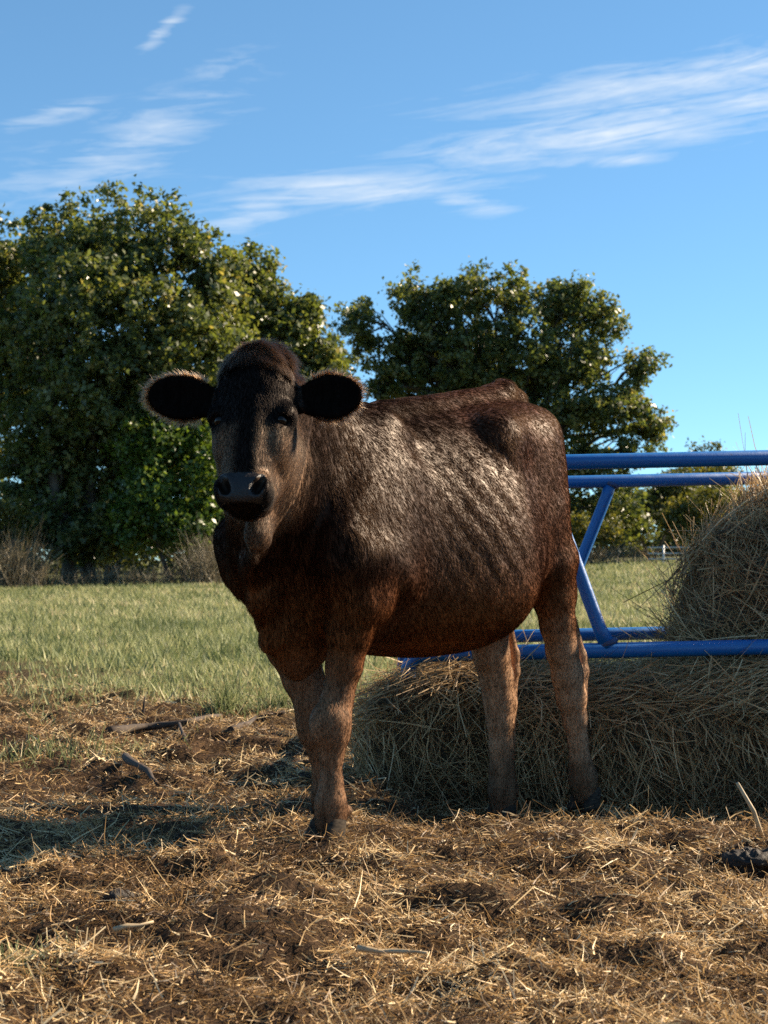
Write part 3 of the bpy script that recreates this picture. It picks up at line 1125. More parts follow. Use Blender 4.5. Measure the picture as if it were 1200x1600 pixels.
def scatter_straw(n):
    """loose straw thrown over the near ground, denser towards the camera"""
    t = rng.random(n)
    y = 2.15 * (9.8 / 2.15) ** (t ** 0.9)
    x = (rng.random(n) * 2 - 1) * (0.30 * y + 0.75)
    keep = rng.random(n) > 0.93 * field_mask(x, y)
    keep &= ~((y > 5.5) & (y < 6.8) & (x > 0.1))
    mat_ = vnoise(np.stack([x, y * 1.3], 1), 4.2, 55, 3)
    keep &= rng.random(n) < 0.48 + 0.52 * sstep(-0.42, 0.02, mat_)                       # bare trodden patches of dark muck
    x, y = x[keep], y[keep]
    n = len(x)
    z = terrain(x, y)
    a = rng.random(n) * 2 * math.pi
    up = np.abs(rng.normal(size=n)) * 0.30
    wild = rng.random(n) < 0.05
    up[wild] = rng.random(wild.sum()) * 1.4
    D = np.stack([np.cos(a), np.sin(a), up], 1)
    Ln = 0.014 + 0.048 * rng.random(n) ** 2.6
    Ln[wild] *= 1.15
    W = (0.0015 + 0.0022 * rng.random(n) ** 2) * (0.8 + 0.07 * y)
    bend = rng.normal(size=(n, 3)) * 0.38
    bend[:, 2] -= 0.06
    P = np.stack([x, y, z + 0.002 + 0.018 * rng.random(n) ** 1.5], 1)
    cl = vnoise(np.stack([x, y], 1), 3.2, 51, 3)
    cl2 = vnoise(np.stack([x, y], 1), 9.0, 52, 2)
    tint = np.clip(0.50 + 0.45 * cl + 0.35 * cl2 + 0.26 * rng.normal(size=n), 0, 0.97)
    pale = rng.random(n) < 0.02
    tint[pale] = 0.9 + 0.1 * rng.random(pale.sum())
    W[pale] *= 1.5
    Ln[pale] *= 1.3
    P -= D * (Ln * 0.3)[:, None] * np.array([1, 1, 0])
    return strands3(P, D, Ln, W, bend, 2, tint)


sv, sq, st_ = scatter_straw(STRAW_COUNT)
straw = mesh_np('loose_straw', sv, sq, m_straw, None, False, {'tint': st_})
tag(straw, 'golden loose straw littered over the trampled ground in front', 'straw', kind='stuff')


# ------------------------------------------------------------------ the green field
def scatter_grass(n):
    t = rng.random(n)
    y = 6.3 * (47 / 6.3) ** t
    x = (rng.random(n) * 2 - 1) * (0.29 * y + 1.5)
    fm = field_mask(x, y)
    keep = rng.random(n) < fm * (0.55 + 0.45 * sstep(-0.35, 0.35, vnoise(np.stack([x, y], 1), 0.8, 61, 3)))
    x, y = x[keep], y[keep]
    n = len(x)
    z = terrain(x, y)
    far = y / 10
    h = (0.035 + 0.075 * rng.random(n)) * (0.8 + 0.3 * sstep(8, 14, y)) * (1 + 0.25 * vnoise(np.stack([x, y], 1), 1.5, 62, 2))
    w = (0.0045 + 0.004 * rng.random(n)) * (0.55 + 0.50 * far)
    a = rng.random(n) * 2 * math.pi
    ln = h * (0.2 + 0.9 * rng.random(n))
    b = rng.random(n) * 2 * math.pi
    p0 = np.stack([x - np.cos(a) * w, y - np.sin(a) * w, z - 0.01], 1)
    p1 = np.stack([x + np.cos(a) * w, y + np.sin(a) * w, z - 0.01], 1)
    p2 = np.stack([x + np.cos(b) * ln, y + np.sin(b) * ln, z + h], 1)
    v = np.stack([p0, p1, p2], 1).reshape(-1, 3)
    f = np.arange(3 * n).reshape(-1, 3)
    tint = np.clip(0.42 + 0.30 * vnoise(np.stack([x, y], 1), 0.5, 63, 3) + 0.30 * vnoise(np.stack([x, y * 0.5], 1), 2.5, 64, 2) + 0.22 * rng.normal(size=n), 0, 1)
    return v, f, np.repeat(tint, 3)


m_grass = straw_material('field_grass', [(0.0, (0.085, 0.115, 0.040)), (0.4, (0.245, 0.270, 0.110)), (0.7, (0.39, 0.385, 0.18)), (1.0, (0.52, 0.42, 0.26))], 0.6, 0.35)
fv, ff, ft = scatter_grass(GRASS_COUNT)
grassf = mesh_np('field_grass', fv, ff, m_grass, None, False, {'tint': ft})
tag(grassf, 'short green grass of the field behind the heifer', 'grass', kind='stuff')


# ------------------------------------------------------------------ feeder of blue tubes
def tube(name, pts, r, mat, parent, seg=14, taper=None, caps=True):
    """round tube along points, mitred; r a number or list"""
    pts = [np.asarray(p, float) for p in pts]
    n = len(pts)
    rs = [r] * n if isinstance(r, (int, float)) else list(r)
    vs, fs = [], []
    ref = None
    for i, p in enumerate(pts):
        d = pts[min(i + 1, n - 1)] - pts[max(i - 1, 0)]
        d /= np.linalg.norm(d)
        if ref is None:
            ref = np.array([0, 0, 1.0]) if abs(d[2]) < 0.9 else np.array([0, 1.0, 0])
        s = np.cross(d, ref)
        s /= np.linalg.norm(s)
        ref = np.cross(s, d)
        for j in range(seg):
            a = 2 * math.pi * j / seg
            vs.append(p + rs[i] * (math.cos(a) * s + math.sin(a) * ref))
    for i in range(n - 1):
        for j in range(seg):
            k = (j + 1) % seg
            fs.append((i * seg + j, i * seg + k, (i + 1) * seg + k, (i + 1) * seg + j))
    if caps:
        fs.append(tuple(range(seg - 1, -1, -1)))
        fs.append(tuple((n - 1) * seg + j for j in range(seg)))
    me = bpy.data.meshes.new(name)
    me.from_pydata([tuple(v) for v in vs], [], fs)
    for pl in me.polygons:
        pl.use_smooth = len(pl.vertices) == 4
    me.materials.append(mat)
    return link(bpy.data.objects.new(name, me), parent)


m_blue, nt, b, o = principled('blue_enamel_paint')
tc = nt.add('ShaderNodeTexCoord')
wear = nt.noise(tc.outputs['Object'], 26, 6, 0.7)
fine = nt.noise(tc.outputs['Object'], 160, 3, 0.6)
c = nt.mix(smooth_mask(nt, wear, 0.60, 0.72), (0.004, 0.105, 0.340), (0.014, 0.14, 0.38))
c = nt.mix(smooth_mask(nt, fine, 0.66, 0.76), c, (0.10, 0.12, 0.15))
rust = nt.noise(tc.outputs['Object'], 11, 8, 0.75)
c = nt.mix(nt.math('MULTIPLY', smooth_mask(nt, rust, 0.61, 0.70), 0.8), c, (0.085, 0.055, 0.035))
nt.link(c, b.inputs['Base Color'])
nt.link(nt.math('ADD', nt.math('MULTIPLY', wear, 0.35), 0.20), b.inputs['Roughness'])
bp = nt.add('ShaderNodeBump')
bp.inputs['Strength'].default_value = 0.12
bp.inputs['Distance'].default_value = 0.004
nt.link(fine, bp.inputs['Height'])
nt.link(bp.outputs[0], b.inputs['Normal'])

FY0, FY1, FX0, FX1 = 5.60, 6.75, 0.09, 2.75
feeder = empty('hay_feeder', (0, 0, 0))
feeder.rotation_euler = (0, 0, 0)
tag(feeder, 'blue tubular steel hay feeder with slanted bars behind the heifer', 'hay feeder')
SL = 0.022


def fz(x, z):
    return z + SL * (x - 0.8)


def rail(y, z, r):
    return tube('rail', [(FX0 + 0.0, y, fz(FX0, z)), (FX1, y, fz(FX1, z))], r, m_blue, feeder)


def bent(p0, corner, p1, rad, k=6):
    """points of a bend of radius rad at a corner"""
    p0, c, p1 = [np.asarray(p, float) for p in (p0, corner, p1)]
    a = c + (p0 - c) / np.linalg.norm(p0 - c) * rad
    b_ = c + (p1 - c) / np.linalg.norm(p1 - c) * rad
    pts = [p0]
    for i in range(k + 1):
        t = i / k
        pts.append((1 - t) ** 2 * a + 2 * t * (1 - t) * c + t * t * b_)
    return pts + [p1]


R = 0.0285
for y in (FY0, FY1):
    zt_ = 1.130 if y == FY0 else 1.112
    tube('rail', bent((FX1, y, fz(FX1, zt_)), (FX0, y, fz(FX0, zt_)), (FX0, (FY0 + FY1) / 2, fz(FX0, 1.12)), 0.10), R, m_blue, feeder)
    tube('rail', bent((FX1, y, fz(FX1, 0.441)), (FX0, y, fz(FX0, 0.441)), (FX0 - 0.025, y + (0.05 if y == FY0 else -0.05), -0.10), 0.07), R, m_blue, feeder)
    tube('skid', [(FX0 - 0.04, y - 0.08, -0.110), (FX1, y - 0.08, -0.110)], 0.036, m_blue, feeder)
    tube('leg', [(FX1 - 0.05, y, fz(FX1, 1.128)), (FX1 - 0.05, y - 0.05, -0.12)], R, m_blue, feeder)
    tube('leg', [(1.45, y + 0.02, fz(1.45, 0.441)), (1.45, y, -0.12)], 0.026, m_blue, feeder)
tube('end_rail', [(FX0, FY0, fz(FX0, 0.441) - .12), (FX0, FY1, fz(FX0, 0.441) - .12)], 0.026, m_blue, feeder)
tube('end_rail', [(FX1 - 0.05, FY0, fz(FX1, 0.441)), (FX1 - 0.05, FY1, fz(FX1, 0.441))], R, m_blue, feeder)
tube('end_rail', [(FX1 - 0.05, FY0, fz(FX1, 1.128)), (FX1 - 0.05, FY1, fz(FX1, 1.128))], R, m_blue, feeder)
tube('corner_post', [(FX0, (FY0 + FY1) / 2, fz(FX0, 1.128)), (FX0, (FY0 + FY1) / 2, 0.30)], R, m_blue, feeder)


def slant(y, xb, xt):
    # flattened tube: bar wide across the frame, flared where it is welded to the rail
    tube('slant_bar', [(xb + 0.012, y, fz(xb, 0.455)), (xb - 0.02 * (1 if xt < xb else -1), y, fz(xb, 0.52)), (xt + 0.02 * (1 if xt < xb else -1), y, fz(xt, 1.05)), (xt, y, fz(xt, 1.115))],
         [0.032, 0.0250, 0.0250, 0.029], m_blue, feeder)


def weld(x, y, z, dx):
    d = np.array([dx, 0, 1.0]) / math.hypot(dx, 1)
    p = np.array([x, y, z])
    tube('weld_bead', [p - d * 0.010, p - d * 0.004, p + d * 0.004, p + d * 0.010], [0.031, 0.0365, 0.0360, 0.030], m_weld, feeder, 12)


m_weld, nt, b, o = principled('scorched_weld')
tc = nt.add('ShaderNodeTexCoord')
w1 = nt.noise(tc.outputs['Object'], 120, 4, 0.7)
nt.link(nt.ramp(w1, [(0.35, (0.010, 0.055, 0.19)), (0.7, (0.07, 0.055, 0.045))]), b.inputs['Base Color'])
b.inputs['Roughness'].default_value = 0.7
for y, xb, xt in ((FY0, 0.805, 0.575), (FY0, 1.95, 1.72), (FY1, 0.745, 1.000), (FY1, 1.88, 2.135)):
    k = (xt - xb) / 0.66
    weld(xb + 0.012, y, fz(xb, 0.470), k)
    weld(xt, y, fz(xt, 1.098), k)
for xb, xt in ((0.805, 0.575), (1.95, 1.72)):
    slant(FY0, xb, xt)
for xb, xt in ((0.745, 1.000), (1.88, 2.135)):
    slant(FY1, xb, xt)


# ------------------------------------------------------------------ hay
def superell(c, r, e, nu=64, nv=40, rough=0.03, seed=70):
    """lumpy super-ellipsoid: verts, quads, normals"""
    u = np.linspace(-math.pi, math.pi, nu, endpoint=False)
    v = np.linspace(-math.pi / 2, math.pi / 2, nv)
    U, V = np.meshgrid(u, v, indexing='ij')

    def pw(a, k):
        return np.sign(a) * np.abs(a) ** k
    p = np.stack([pw(np.cos(V), e) * pw(np.cos(U), e) * r[0], pw(np.cos(V), e) * pw(np.sin(U), e) * r[1], pw(np.sin(V), e) * r[2]], -1).reshape(-1, 3)
    n = np.stack([p[:, 0] / r[0] ** 2, p[:, 1] / r[1] ** 2, p[:, 2] / r[2] ** 2], 1)
    n /= np.linalg.norm(n, axis=1, keepdims=True)
    p = p + np.asarray(c)
    p = p + n * (rough * vnoise(p, 4.5, seed, 4))[:, None]
    i, j = np.meshgrid(np.arange(nu), np.arange(nv - 1), indexing='ij')
    i2 = (i + 1) % nu
    q = np.stack([i * nv + j, i2 * nv + j, i2 * nv + j + 1, i * nv + j + 1], -1).reshape(-1, 4)
    return p, q, n


m_core, nt, b, o = principled('packed_hay')
tc = nt.add('ShaderNodeTexCoord')
w1 = nt.noise(nt.mapping(tc.outputs['Object'], scale=(30, 30, 90)), 1.0, 5, 0.7, 0.8)
nt.link(nt.ramp(w1, [(0.32, (0.022, 0.015, 0.009)), (0.55, (0.11, 0.077, 0.040)), (0.75, (0.25, 0.18, 0.095))]), b.inputs['Base Color'])
b.inputs['Roughness'].default_value = 0.95
bp = nt.add('ShaderNodeBump')
bp.inputs['Distance'].default_value = 0.03
nt.link(w1, bp.inputs['Height'])
nt.link(bp.outputs[0], b.inputs['Normal'])


def hay_strands(p, q, n, count, pref, lens, out=0.03, stick=0.12, wid=0.0030, clip=None, lit=0.5):
    a = 0.5 * np.linalg.norm(np.cross(p[q[:, 2]] - p[q[:, 0]], p[q[:, 3]] - p[q[:, 1]]), axis=1)
    cen = p[q].mean(1)
    if clip is not None:
        a = a * clip(cen)
    k = rng.choice(len(q), count, p=a / a.sum())
    t = rng.random((count, 2, 1))
    qa = q[k]
    P = (p[qa[:, 0]] * (1 - t[:, 0]) + p[qa[:, 1]] * t[:, 0]) * (1 - t[:, 1]) + (p[qa[:, 3]] * (1 - t[:, 0]) + p[qa[:, 2]] * t[:, 0]) * t[:, 1]
    N = n[qa].mean(1)
    sw = np.stack([vnoise(P, 3.0, 81 + i, 2) for i in range(3)], 1)
    D = pref(P, N) + 0.75 * rng.normal(size=(count, 3)) + 1.4 * sw
    D -= N * (D * N).sum(1)[:, None]
    D /= np.linalg.norm(D, axis=1, keepdims=True)
    lift = 0.10 * np.abs(rng.normal(size=count))
    wild = rng.random(count) < stick
    lift[wild] += 0.8 * rng.random(wild.sum())
    D = D + N * lift[:, None]
    Ln = lens[0] + (lens[1] - lens[0]) * rng.random(count) ** 1.6
    W = wid * (0.55 + 0.9 * rng.random(count) ** 1.5)
    P = P - D * (Ln * 0.45)[:, None] + N * (out * rng.random(count) ** 1.5)[:, None]
    bend = rng.normal(size=(count, 3)) * 0.22 - N * 0.10
    bend[:, 2] -= 0.12 * wild
    cl = vnoise(P, 2.6, 91, 2)
    tint = np.clip(lit + 0.25 * cl + 0.22 * rng.normal(size=count), 0, 1)
    return strands3(P, D, Ln, W, bend, 3, tint)


# low wall of hay pulled through under the rails
low = empty('hay_pile', (1.2, 5.95, -0.1))
tag(low, 'low dark bank of loose hay on the ground under the blue rails', 'hay')
p1_, q1_, n1_ = superell((1.27, 5.99, 0.06), (1.34, 0.54, 0.33), 0.42, 160, 48, 0.045, 70)
# the bank sags towards the middle and slopes back at its left end
sag = 0.06 * np.exp(-((p1_[:, 0] - 0.85) / 0.35) ** 2) * sstep(0.1, 0.4, p1_[:, 2])
p1_[:, 2] -= sag
p1_[:, 1] = 5.45 + (p1_[:, 1] - 5.45) * (0.42 + 0.58 * sstep(0.2, 1.1, p1_[:, 0]))
off = np.array([1.2, 5.95, -0.1])
mesh_np('packed_core', p1_ - off, q1_, m_core, low, True)
v_, f_, t_ = hay_strands(p1_, q1_, n1_, HAY_LOW, lambda P, N: np.where(np.abs(N[:, 2:3]) < 0.6, np.array([[0.25, 0.0, -1.3]]), np.array([[1.0, 0.25, 0.0]])), (0.07, 0.32), 0.05, 0.08, 0.0040,
                         lambda c: np.where((c[:, 2] > -0.2) & (c[:, 1] < 6.3), 1.0, 0.15), 0.52)
tag(mesh_np('loose_stalks', v_ - off, f_, m_hay, low, False, {'tint': t_}), kind='stuff')

bale = empty('hay_bale', (2.0, 6.17, 0.35))
tag(bale, 'round hay bale with sunlit fringe inside the blue feeder', 'hay bale')
p2_, q2_, n2_ = superell((2.08, 6.18, 0.59), (0.92, 0.46, 0.525), 0.72, 120, 60, 0.15, 75)
p2_[:, 0] -= 0.20 * np.clip(1.0 - (p2_[:, 2] - 0.10) / 1.0, 0, 1.1) * sstep(2.1, 1.4, p2_[:, 0]) - 0.15
off = np.array([2.0, 6.17, 0.35])
mesh_np('packed_core', p2_ - off, q2_, m_core, bale, True)
v_, f_, t_ = hay_strands(p2_, q2_, n2_, HAY_BALE, lambda P, N: np.cross(N, np.array([[0, -1.0, 0.25]])) * 1.1, (0.08, 0.36), 0.075, 0.16, 0.0044,
                         lambda c: np.where((c[:, 1] < 6.4) | (c[:, 2] > 0.9), 1.0, 0.25), 0.52)
tag(mesh_np('loose_stalks', v_ - off, f_, m_hay, bale, False, {'tint': t_}), kind='stuff')
# fringe standing up from the top of the bale
nf = HAY_FRINGE
fx = 1.45 + 1.45 * rng.random(nf)
fy = 5.95 + 0.45 * rng.random(nf)
fzv = 0.60 + 0.545 * np.clip(1 - np.abs((fx - 2.08) / 0.92) ** 2.8, 0, 1) ** 0.36 - 0.07
D = np.stack([rng.normal(size=nf) * 0.35, rng.normal(size=nf) * 0.35, 0.7 + rng.random(nf)], 1)
Ln = 0.05 + 0.07 * rng.random(nf)
tall = rng.random(nf) < 0.035
Ln[tall] = 0.14 + 0.14 * rng.random(tall.sum())
v_, f_, t_ = strands3(np.stack([fx, fy, fzv], 1), D, Ln, 0.0030 + 0.0022 * rng.random(nf), rng.normal(size=(nf, 3)) * 0.25, 3, np.clip(0.6 + 0.25 * rng.normal(size=nf), 0, 1))
tag(mesh_np('top_fringe', v_ - off, f_, m_straw, bale, False, {'tint': t_}), kind='stuff')
# ------------------------------------------------------------------ trees and shrubs
def leaf_material(name, stops, trans=0.48, gloss=0.34):
    m, nt, b, o = principled(name)
    c = nt.ramp(nt.attr('tint'), stops)
    nt.link(c, b.inputs['Base Color'])
    b.inputs['Roughness'].default_value = gloss + 0.06
    b.inputs['Specular IOR Level'].default_value = 0.55
    tr = nt.add('ShaderNodeBsdfTranslucent')
    nt.link(nt.mix(1.0, c, (1.25, 1.2, 0.5), 'MULTIPLY'), tr.inputs[0])
    mx = nt.add('ShaderNodeMixShader')
    mx.inputs[0].default_value = trans
    nt.link(b.outputs[0], mx.inputs[1])
    nt.link(tr.outputs[0], mx.inputs[2])
    nt.link(mx.outputs[0], o.inputs[0])
    return m


m_oak = leaf_material('oak_leaves', [(0.0, (0.052, 0.074, 0.027)), (0.45, (0.118, 0.148, 0.050)), (0.8, (0.190, 0.205, 0.072)), (1.0, (0.33, 0.28, 0.12))])
m_bush = leaf_material('fresh_green_leaves', [(0.0, (0.038, 0.070, 0.014)), (0.5, (0.095, 0.155, 0.028)), (1.0, (0.20, 0.26, 0.045))], 0.45)
m_yell = leaf_material('yellow_green_leaves', [(0.0, (0.060, 0.072, 0.018)), (0.5, (0.125, 0.130, 0.030)), (1.0, (0.24, 0.20, 0.05))], 0.45)
m_far = leaf_material('distant_leaves', [(0.0, (0.045, 0.058, 0.022)), (0.5, (0.085, 0.098, 0.035)), (1.0, (0.14, 0.14, 0.05))])
m_bark, nt, b, o = principled('grey_bark')
tc = nt.add('ShaderNodeTexCoord')
w1 = nt.noise(nt.mapping(tc.outputs['Object'], scale=(9, 9, 1.6)), 1.0, 6, 0.7, 0.6)
nt.link(nt.ramp(w1, [(0.3, (0.030, 0.024, 0.018)), (0.7, (0.13, 0.105, 0.08))]), b.inputs['Base Color'])
b.inputs['Roughness'].default_value = 0.95
bp = nt.add('ShaderNodeBump')
bp.inputs['Distance'].default_value = 0.05
nt.link(w1, bp.inputs['Height'])
nt.link(bp.outputs[0], b.inputs['Normal'])


def leaves(clumps, total, size, sub_r=0.28, per=34, seed=0, flat=1.0):
    """leaf rhombs gathered in sprays through the volume of ellipsoid clumps (centre, radii)"""
    r = np.random.default_rng(seed)
    vol = np.array([np.prod(c[1]) ** (2 / 3) for c in clumps])
    nsub = max(1, total // per)
    k = r.choice(len(clumps), nsub, p=vol / vol.sum())
    cen = np.array([c[0] for c in clumps])[k]
    rad = np.array([c[1] for c in clumps])[k]
    d = r.normal(size=(nsub, 3))
    d /= np.linalg.norm(d, axis=1, keepdims=True)
    rr = r.random(nsub) ** 0.42
    wob = 1 + 0.22 * vnoise(cen + d * 2, 1.3, seed + 5, 2)
    sp = cen + d * rad * (rr * wob)[:, None]
    so = d
    n = nsub * per
    sz_s = sub_r * (0.6 + 0.8 * r.random(nsub))
    P = np.repeat(sp, per, 0) + r.normal(size=(n, 3)) * np.repeat(sz_s, per)[:, None] * np.array([0.6, 0.6, 0.5])
    O = np.repeat(so, per, 0)
    N = r.normal(size=(n, 3)) + 0.5 * O + np.array([0, 0, 0.55])
    N /= np.linalg.norm(N, axis=1, keepdims=True)
    A = np.cross(N, r.normal(size=(n, 3)))
    A /= np.linalg.norm(A, axis=1, keepdims=True) + 1e-9
    B = np.cross(N, A)
    s = size * (0.6 + 0.8 * r.random(n))
    L2, W2 = (s * 0.5)[:, None], (s * 0.30)[:, None]
    cup = N * (s * 0.10)[:, None]
    v = np.stack([P - A * L2, P - B * W2 + cup + A * L2 * 0.15, P + A * L2, P + B * W2 + cup + A * L2 * 0.15], 1).reshape(-1, 3)
    f = np.arange(4 * n).reshape(-1, 4)
    tint = np.clip(0.42 + 0.18 * np.repeat(r.normal(size=nsub), per) + 0.17 * r.normal(size=n), 0, 1)
    return v, f, np.repeat(tint, 4)


def limb_mesh(name, paths, mat, parent, seg=8):
    """all the wood of one tree: a list of (points, radii)"""
    vs, fs = [], []
    for pts, rs in paths:
        pts = [np.asarray(p, float) for p in pts]
        b0 = len(vs)
        ref = np.array([0, 1.0, 0.05])
        for i, p in enumerate(pts):
            d = pts[min(i + 1, len(pts) - 1)] - pts[max(i - 1, 0)]
            d = d / (np.linalg.norm(d) + 1e-9)
            s = np.cross(d, ref)
            s /= np.linalg.norm(s) + 1e-9
            t = np.cross(s, d)
            for j in range(seg):
                a = 2 * math.pi * j / seg
                w = rs[i] * (1 + 0.12 * math.sin(3 * a + i))
                vs.append(p + w * (math.cos(a) * s + math.sin(a) * t))
        for i in range(len(pts) - 1):
            for j in range(seg):
                k = (j + 1) % seg
                fs.append((b0 + i * seg + j, b0 + i * seg + k, b0 + (i + 1) * seg + k, b0 + (i + 1) * seg + j))
    return mesh_np(name, np.array(vs), np.array(fs), mat, parent, True)


def wander(a, b, k, amp, r):
    a, b = np.asarray(a, float), np.asarray(b, float)
    ts = np.linspace(0, 1, k)
    ln = np.linalg.norm(b - a)
    j = r.normal(size=(k, 3)) * amp * ln
    j[0] = 0
    j[-1] = 0
    return [a + (b - a) * t + j[i] + np.array([0, 0, 0.10 * ln * math.sin(math.pi * t) * 0.5]) for i, t in enumerate(ts)]


def tree(name, label, cat, base_px, depth, clump_px, n_leaf, leaf, mat, seed, trunk_r=0.28, stems=1, group=None, spread=0.8, sub_r=0.28, back=True, per=34, wood=True, fork=0.35):
    """clump_px: (px, py, rx_px, ry_px, depth offset) of each mass of foliage"""
    r = np.random.default_rng(seed)
    bx = at(base_px, 880, depth)[0]
    bz = float(terrain(np.array([bx]), np.array([depth]))[0])
    root = empty(name, (bx, depth, bz))
    tag(root, label, cat, group)
    o = np.array([bx, depth, bz])
    m = depth / F_PX
    cl = []
    for (px, py, rx, ry, dd) in clump_px:
        c = at(px, py, depth + dd) - o
        cl.append((c, np.array([rx * m, min(rx, ry) * m * 1.05 if not back else (rx + ry) * 0.5 * m, ry * m])))
    extra = []
    if back:                                            # the side of the crown turned away
        for c, rad in cl:
            if r.random() < 0.7:
                extra.append((c + np.array([r.normal() * 0.3 * rad[0], rad[1] * (0.9 + 0.6 * r.random()), -0.1 * rad[2] * r.random()]), rad * 0.85))
    v, f, t = leaves(cl + extra, n_leaf, leaf, sub_r, per, seed)
    cr = mesh_np('crown', v, f, mat, root, False, {'tint': t})
    cr['kind'] = 'stuff'
    if not wood:
        return root
    top = max(c[2] for c, _ in cl)
    paths = []
    forks = []
    for s_ in range(stems):
        a = np.array([(s_ - (stems - 1) / 2) * trunk_r * 2.6, r.normal() * 0.2, -0.15])
        lean = np.array([(s_ - (stems - 1) / 2) * 1.1 + r.normal() * 0.3, r.normal() * 0.4, 0])
        pts = wander(a, a + lean + np.array([0, 0, top * 0.72]), 7, 0.02, r)
        rs = [trunk_r * (1.25 if i == 0 else 1.0) * (1 - 0.12 * i) for i in range(7)]
        paths.append((pts, rs))
        forks.append((pts, rs))
    for c, rad in cl + extra:
        pts, rs = forks[int(np.argmin([np.linalg.norm(p[3] - c) for p, _ in forks]))]
        zs = np.array([p[2] for p in pts])
        want = c[2] * (fork + 0.25 * r.random())
        i = int(np.clip(np.searchsorted(zs, want), 1, len(pts) - 2))
        e = c + np.array([0, 0, rad[2] * 0.5])
        w = wander(pts[i], e, 6, 0.035, r)
        r0 = rs[i] * 0.5
        paths.append((w, [r0 * (1 - 0.16 * q_) for q_ in range(6)]))
        for _ in range(4):
            d = r.normal(size=3)
            d /= np.linalg.norm(d)
            j = r.integers(2, 5)
            paths.append((wander(w[j], c + d * rad * 0.85, 4, 0.05, r), [r0 * 0.42, r0 * 0.3, r0 * 0.2, r0 * 0.06]))
    limb_mesh('trunk', paths, m_bark, root)
    return root


G1 = 'trees of the wood at the far left of the field'
tree('oak_tree', 'tallest dense oak at the left, directly behind the head of the heifer', 'tree', 140, 43,
     [(215, 375, 95, 85, 0), (110, 395, 95, 85, 0.5), (300, 420, 70, 75, 0), (160, 480, 130, 90, -1.5), (280, 520, 110, 90, -1.0), (70, 520, 80, 90, 0), (190, 600, 130, 90, -1.0),
      (100, 660, 100, 80, 0), (330, 610, 80, 80, 0), (230, 700, 90, 70, 0.5), (350, 450, 50, 60, 0), (45, 740, 60, 70, 0.5), (140, 740, 90, 60, 0.3), (90, 815, 70, 45, -0.6), (190, 810, 60, 50, -0.6), (30, 830, 40, 40, 0.0), (130, 850, 60, 30, -0.8)],
     int(92000 * LEAF), 0.175, m_oak, 101, 0.20, 3, G1, sub_r=0.23)
tree('oak_tree', 'lower oak joining the right side of the tall oak, behind the ear of the heifer', 'tree', 330, 46,
     [(400, 440, 45, 50, 0), (395, 520, 70, 70, 0), (455, 510, 50, 50, 0), (480, 480, 25, 25, 0), (440, 590, 80, 70, 0), (500, 560, 36, 45, 0), (360, 660, 80, 70, 0), (520, 600, 30, 40, 0), (440, 690, 70, 60, 0.5)],
     int(34000 * LEAF), 0.18, m_oak, 103, 0.24, 1, G1)
tree('oak_tree', 'oak cut off by the left edge of the picture', 'tree', -60, 45,
     [(-10, 400, 80, 65, 0), (-90, 440, 100, 90, 0), (-20, 500, 90, 90, 0), (10, 600, 70, 70, 0), (-80, 600, 110, 90, 0), (-30, 700, 80, 70, 0)],
     int(24000 * LEAF), 0.19, m_oak, 105, 0.26, 1, G1)
tree('shrub', 'bright green leafy undergrowth under the left oaks', 'shrub', 285, 41.5,
     [(240, 690, 55, 40, -0.4), (290, 680, 50, 45, 0), (330, 740, 50, 50, 0), (250, 770, 70, 55, -0.3), (300, 820, 65, 45, -0.4), (205, 820, 40, 45, 0), (345, 810, 40, 40, 0)],
     int(24000 * LEAF), 0.15, m_bush, 107, 0.08, 3, None, sub_r=0.24)
tree('shrub', 'yellowish shrub at the left edge under the oaks', 'shrub', -5, 40,
     [(-10, 800, 38, 30, 0), (5, 830, 30, 30, 0), (-40, 830, 50, 45, 0)], int(5000 * LEAF), 0.12, m_yell, 109, 0.06, 2, None, sub_r=0.2)

tree('oak_tree', 'oak with open separate boughs standing alone behind the back of the heifer', 'tree', 800, 50,
     [(565, 500, 38, 40, 0), (590, 550, 45, 40, 0.3), (640, 460, 30, 45, 0), (655, 530, 40, 45, 0), (620, 590, 45, 25, 0), (690, 480, 34, 45, 0), (745, 450, 40, 45, 0), (720, 540, 50, 55, -0.6), (800, 460, 40, 45, 0), (810, 540, 60, 60, -0.8),
      (870, 470, 36, 50, 0), (915, 480, 38, 52, 0), (950, 500, 26, 40, 0), (880, 560, 55, 50, -0.4), (690, 600, 45, 30, 0), (770, 600, 60, 40, 0), (860, 640, 70, 45, -0.3), (940, 640, 55, 45, -0.5), (1000, 570, 34, 32, 0), (985, 640, 50, 45, 0), (1025, 665, 28, 28, 0),
      (690, 560, 45, 45, 0.5), (760, 530, 45, 50, 0.8), (840, 590, 50, 45, 0.6), (640, 560, 40, 40, 0.4), (600, 610, 40, 25, 0), (740, 610, 60, 40, 0.5), (920, 560, 40, 40, 0.3), (920, 720, 70, 50, 0), (970, 790, 45, 50, 0), (850, 760, 70, 60, 0), (900, 810, 50, 40, 0), (1000, 700, 40, 30, 0), (760, 700, 70, 70, 0)],
     int(84000 * LEAF), 0.155, m_oak, 111, 0.30, 1, None, sub_r=0.20, fork=0.25, per=40, back=True)

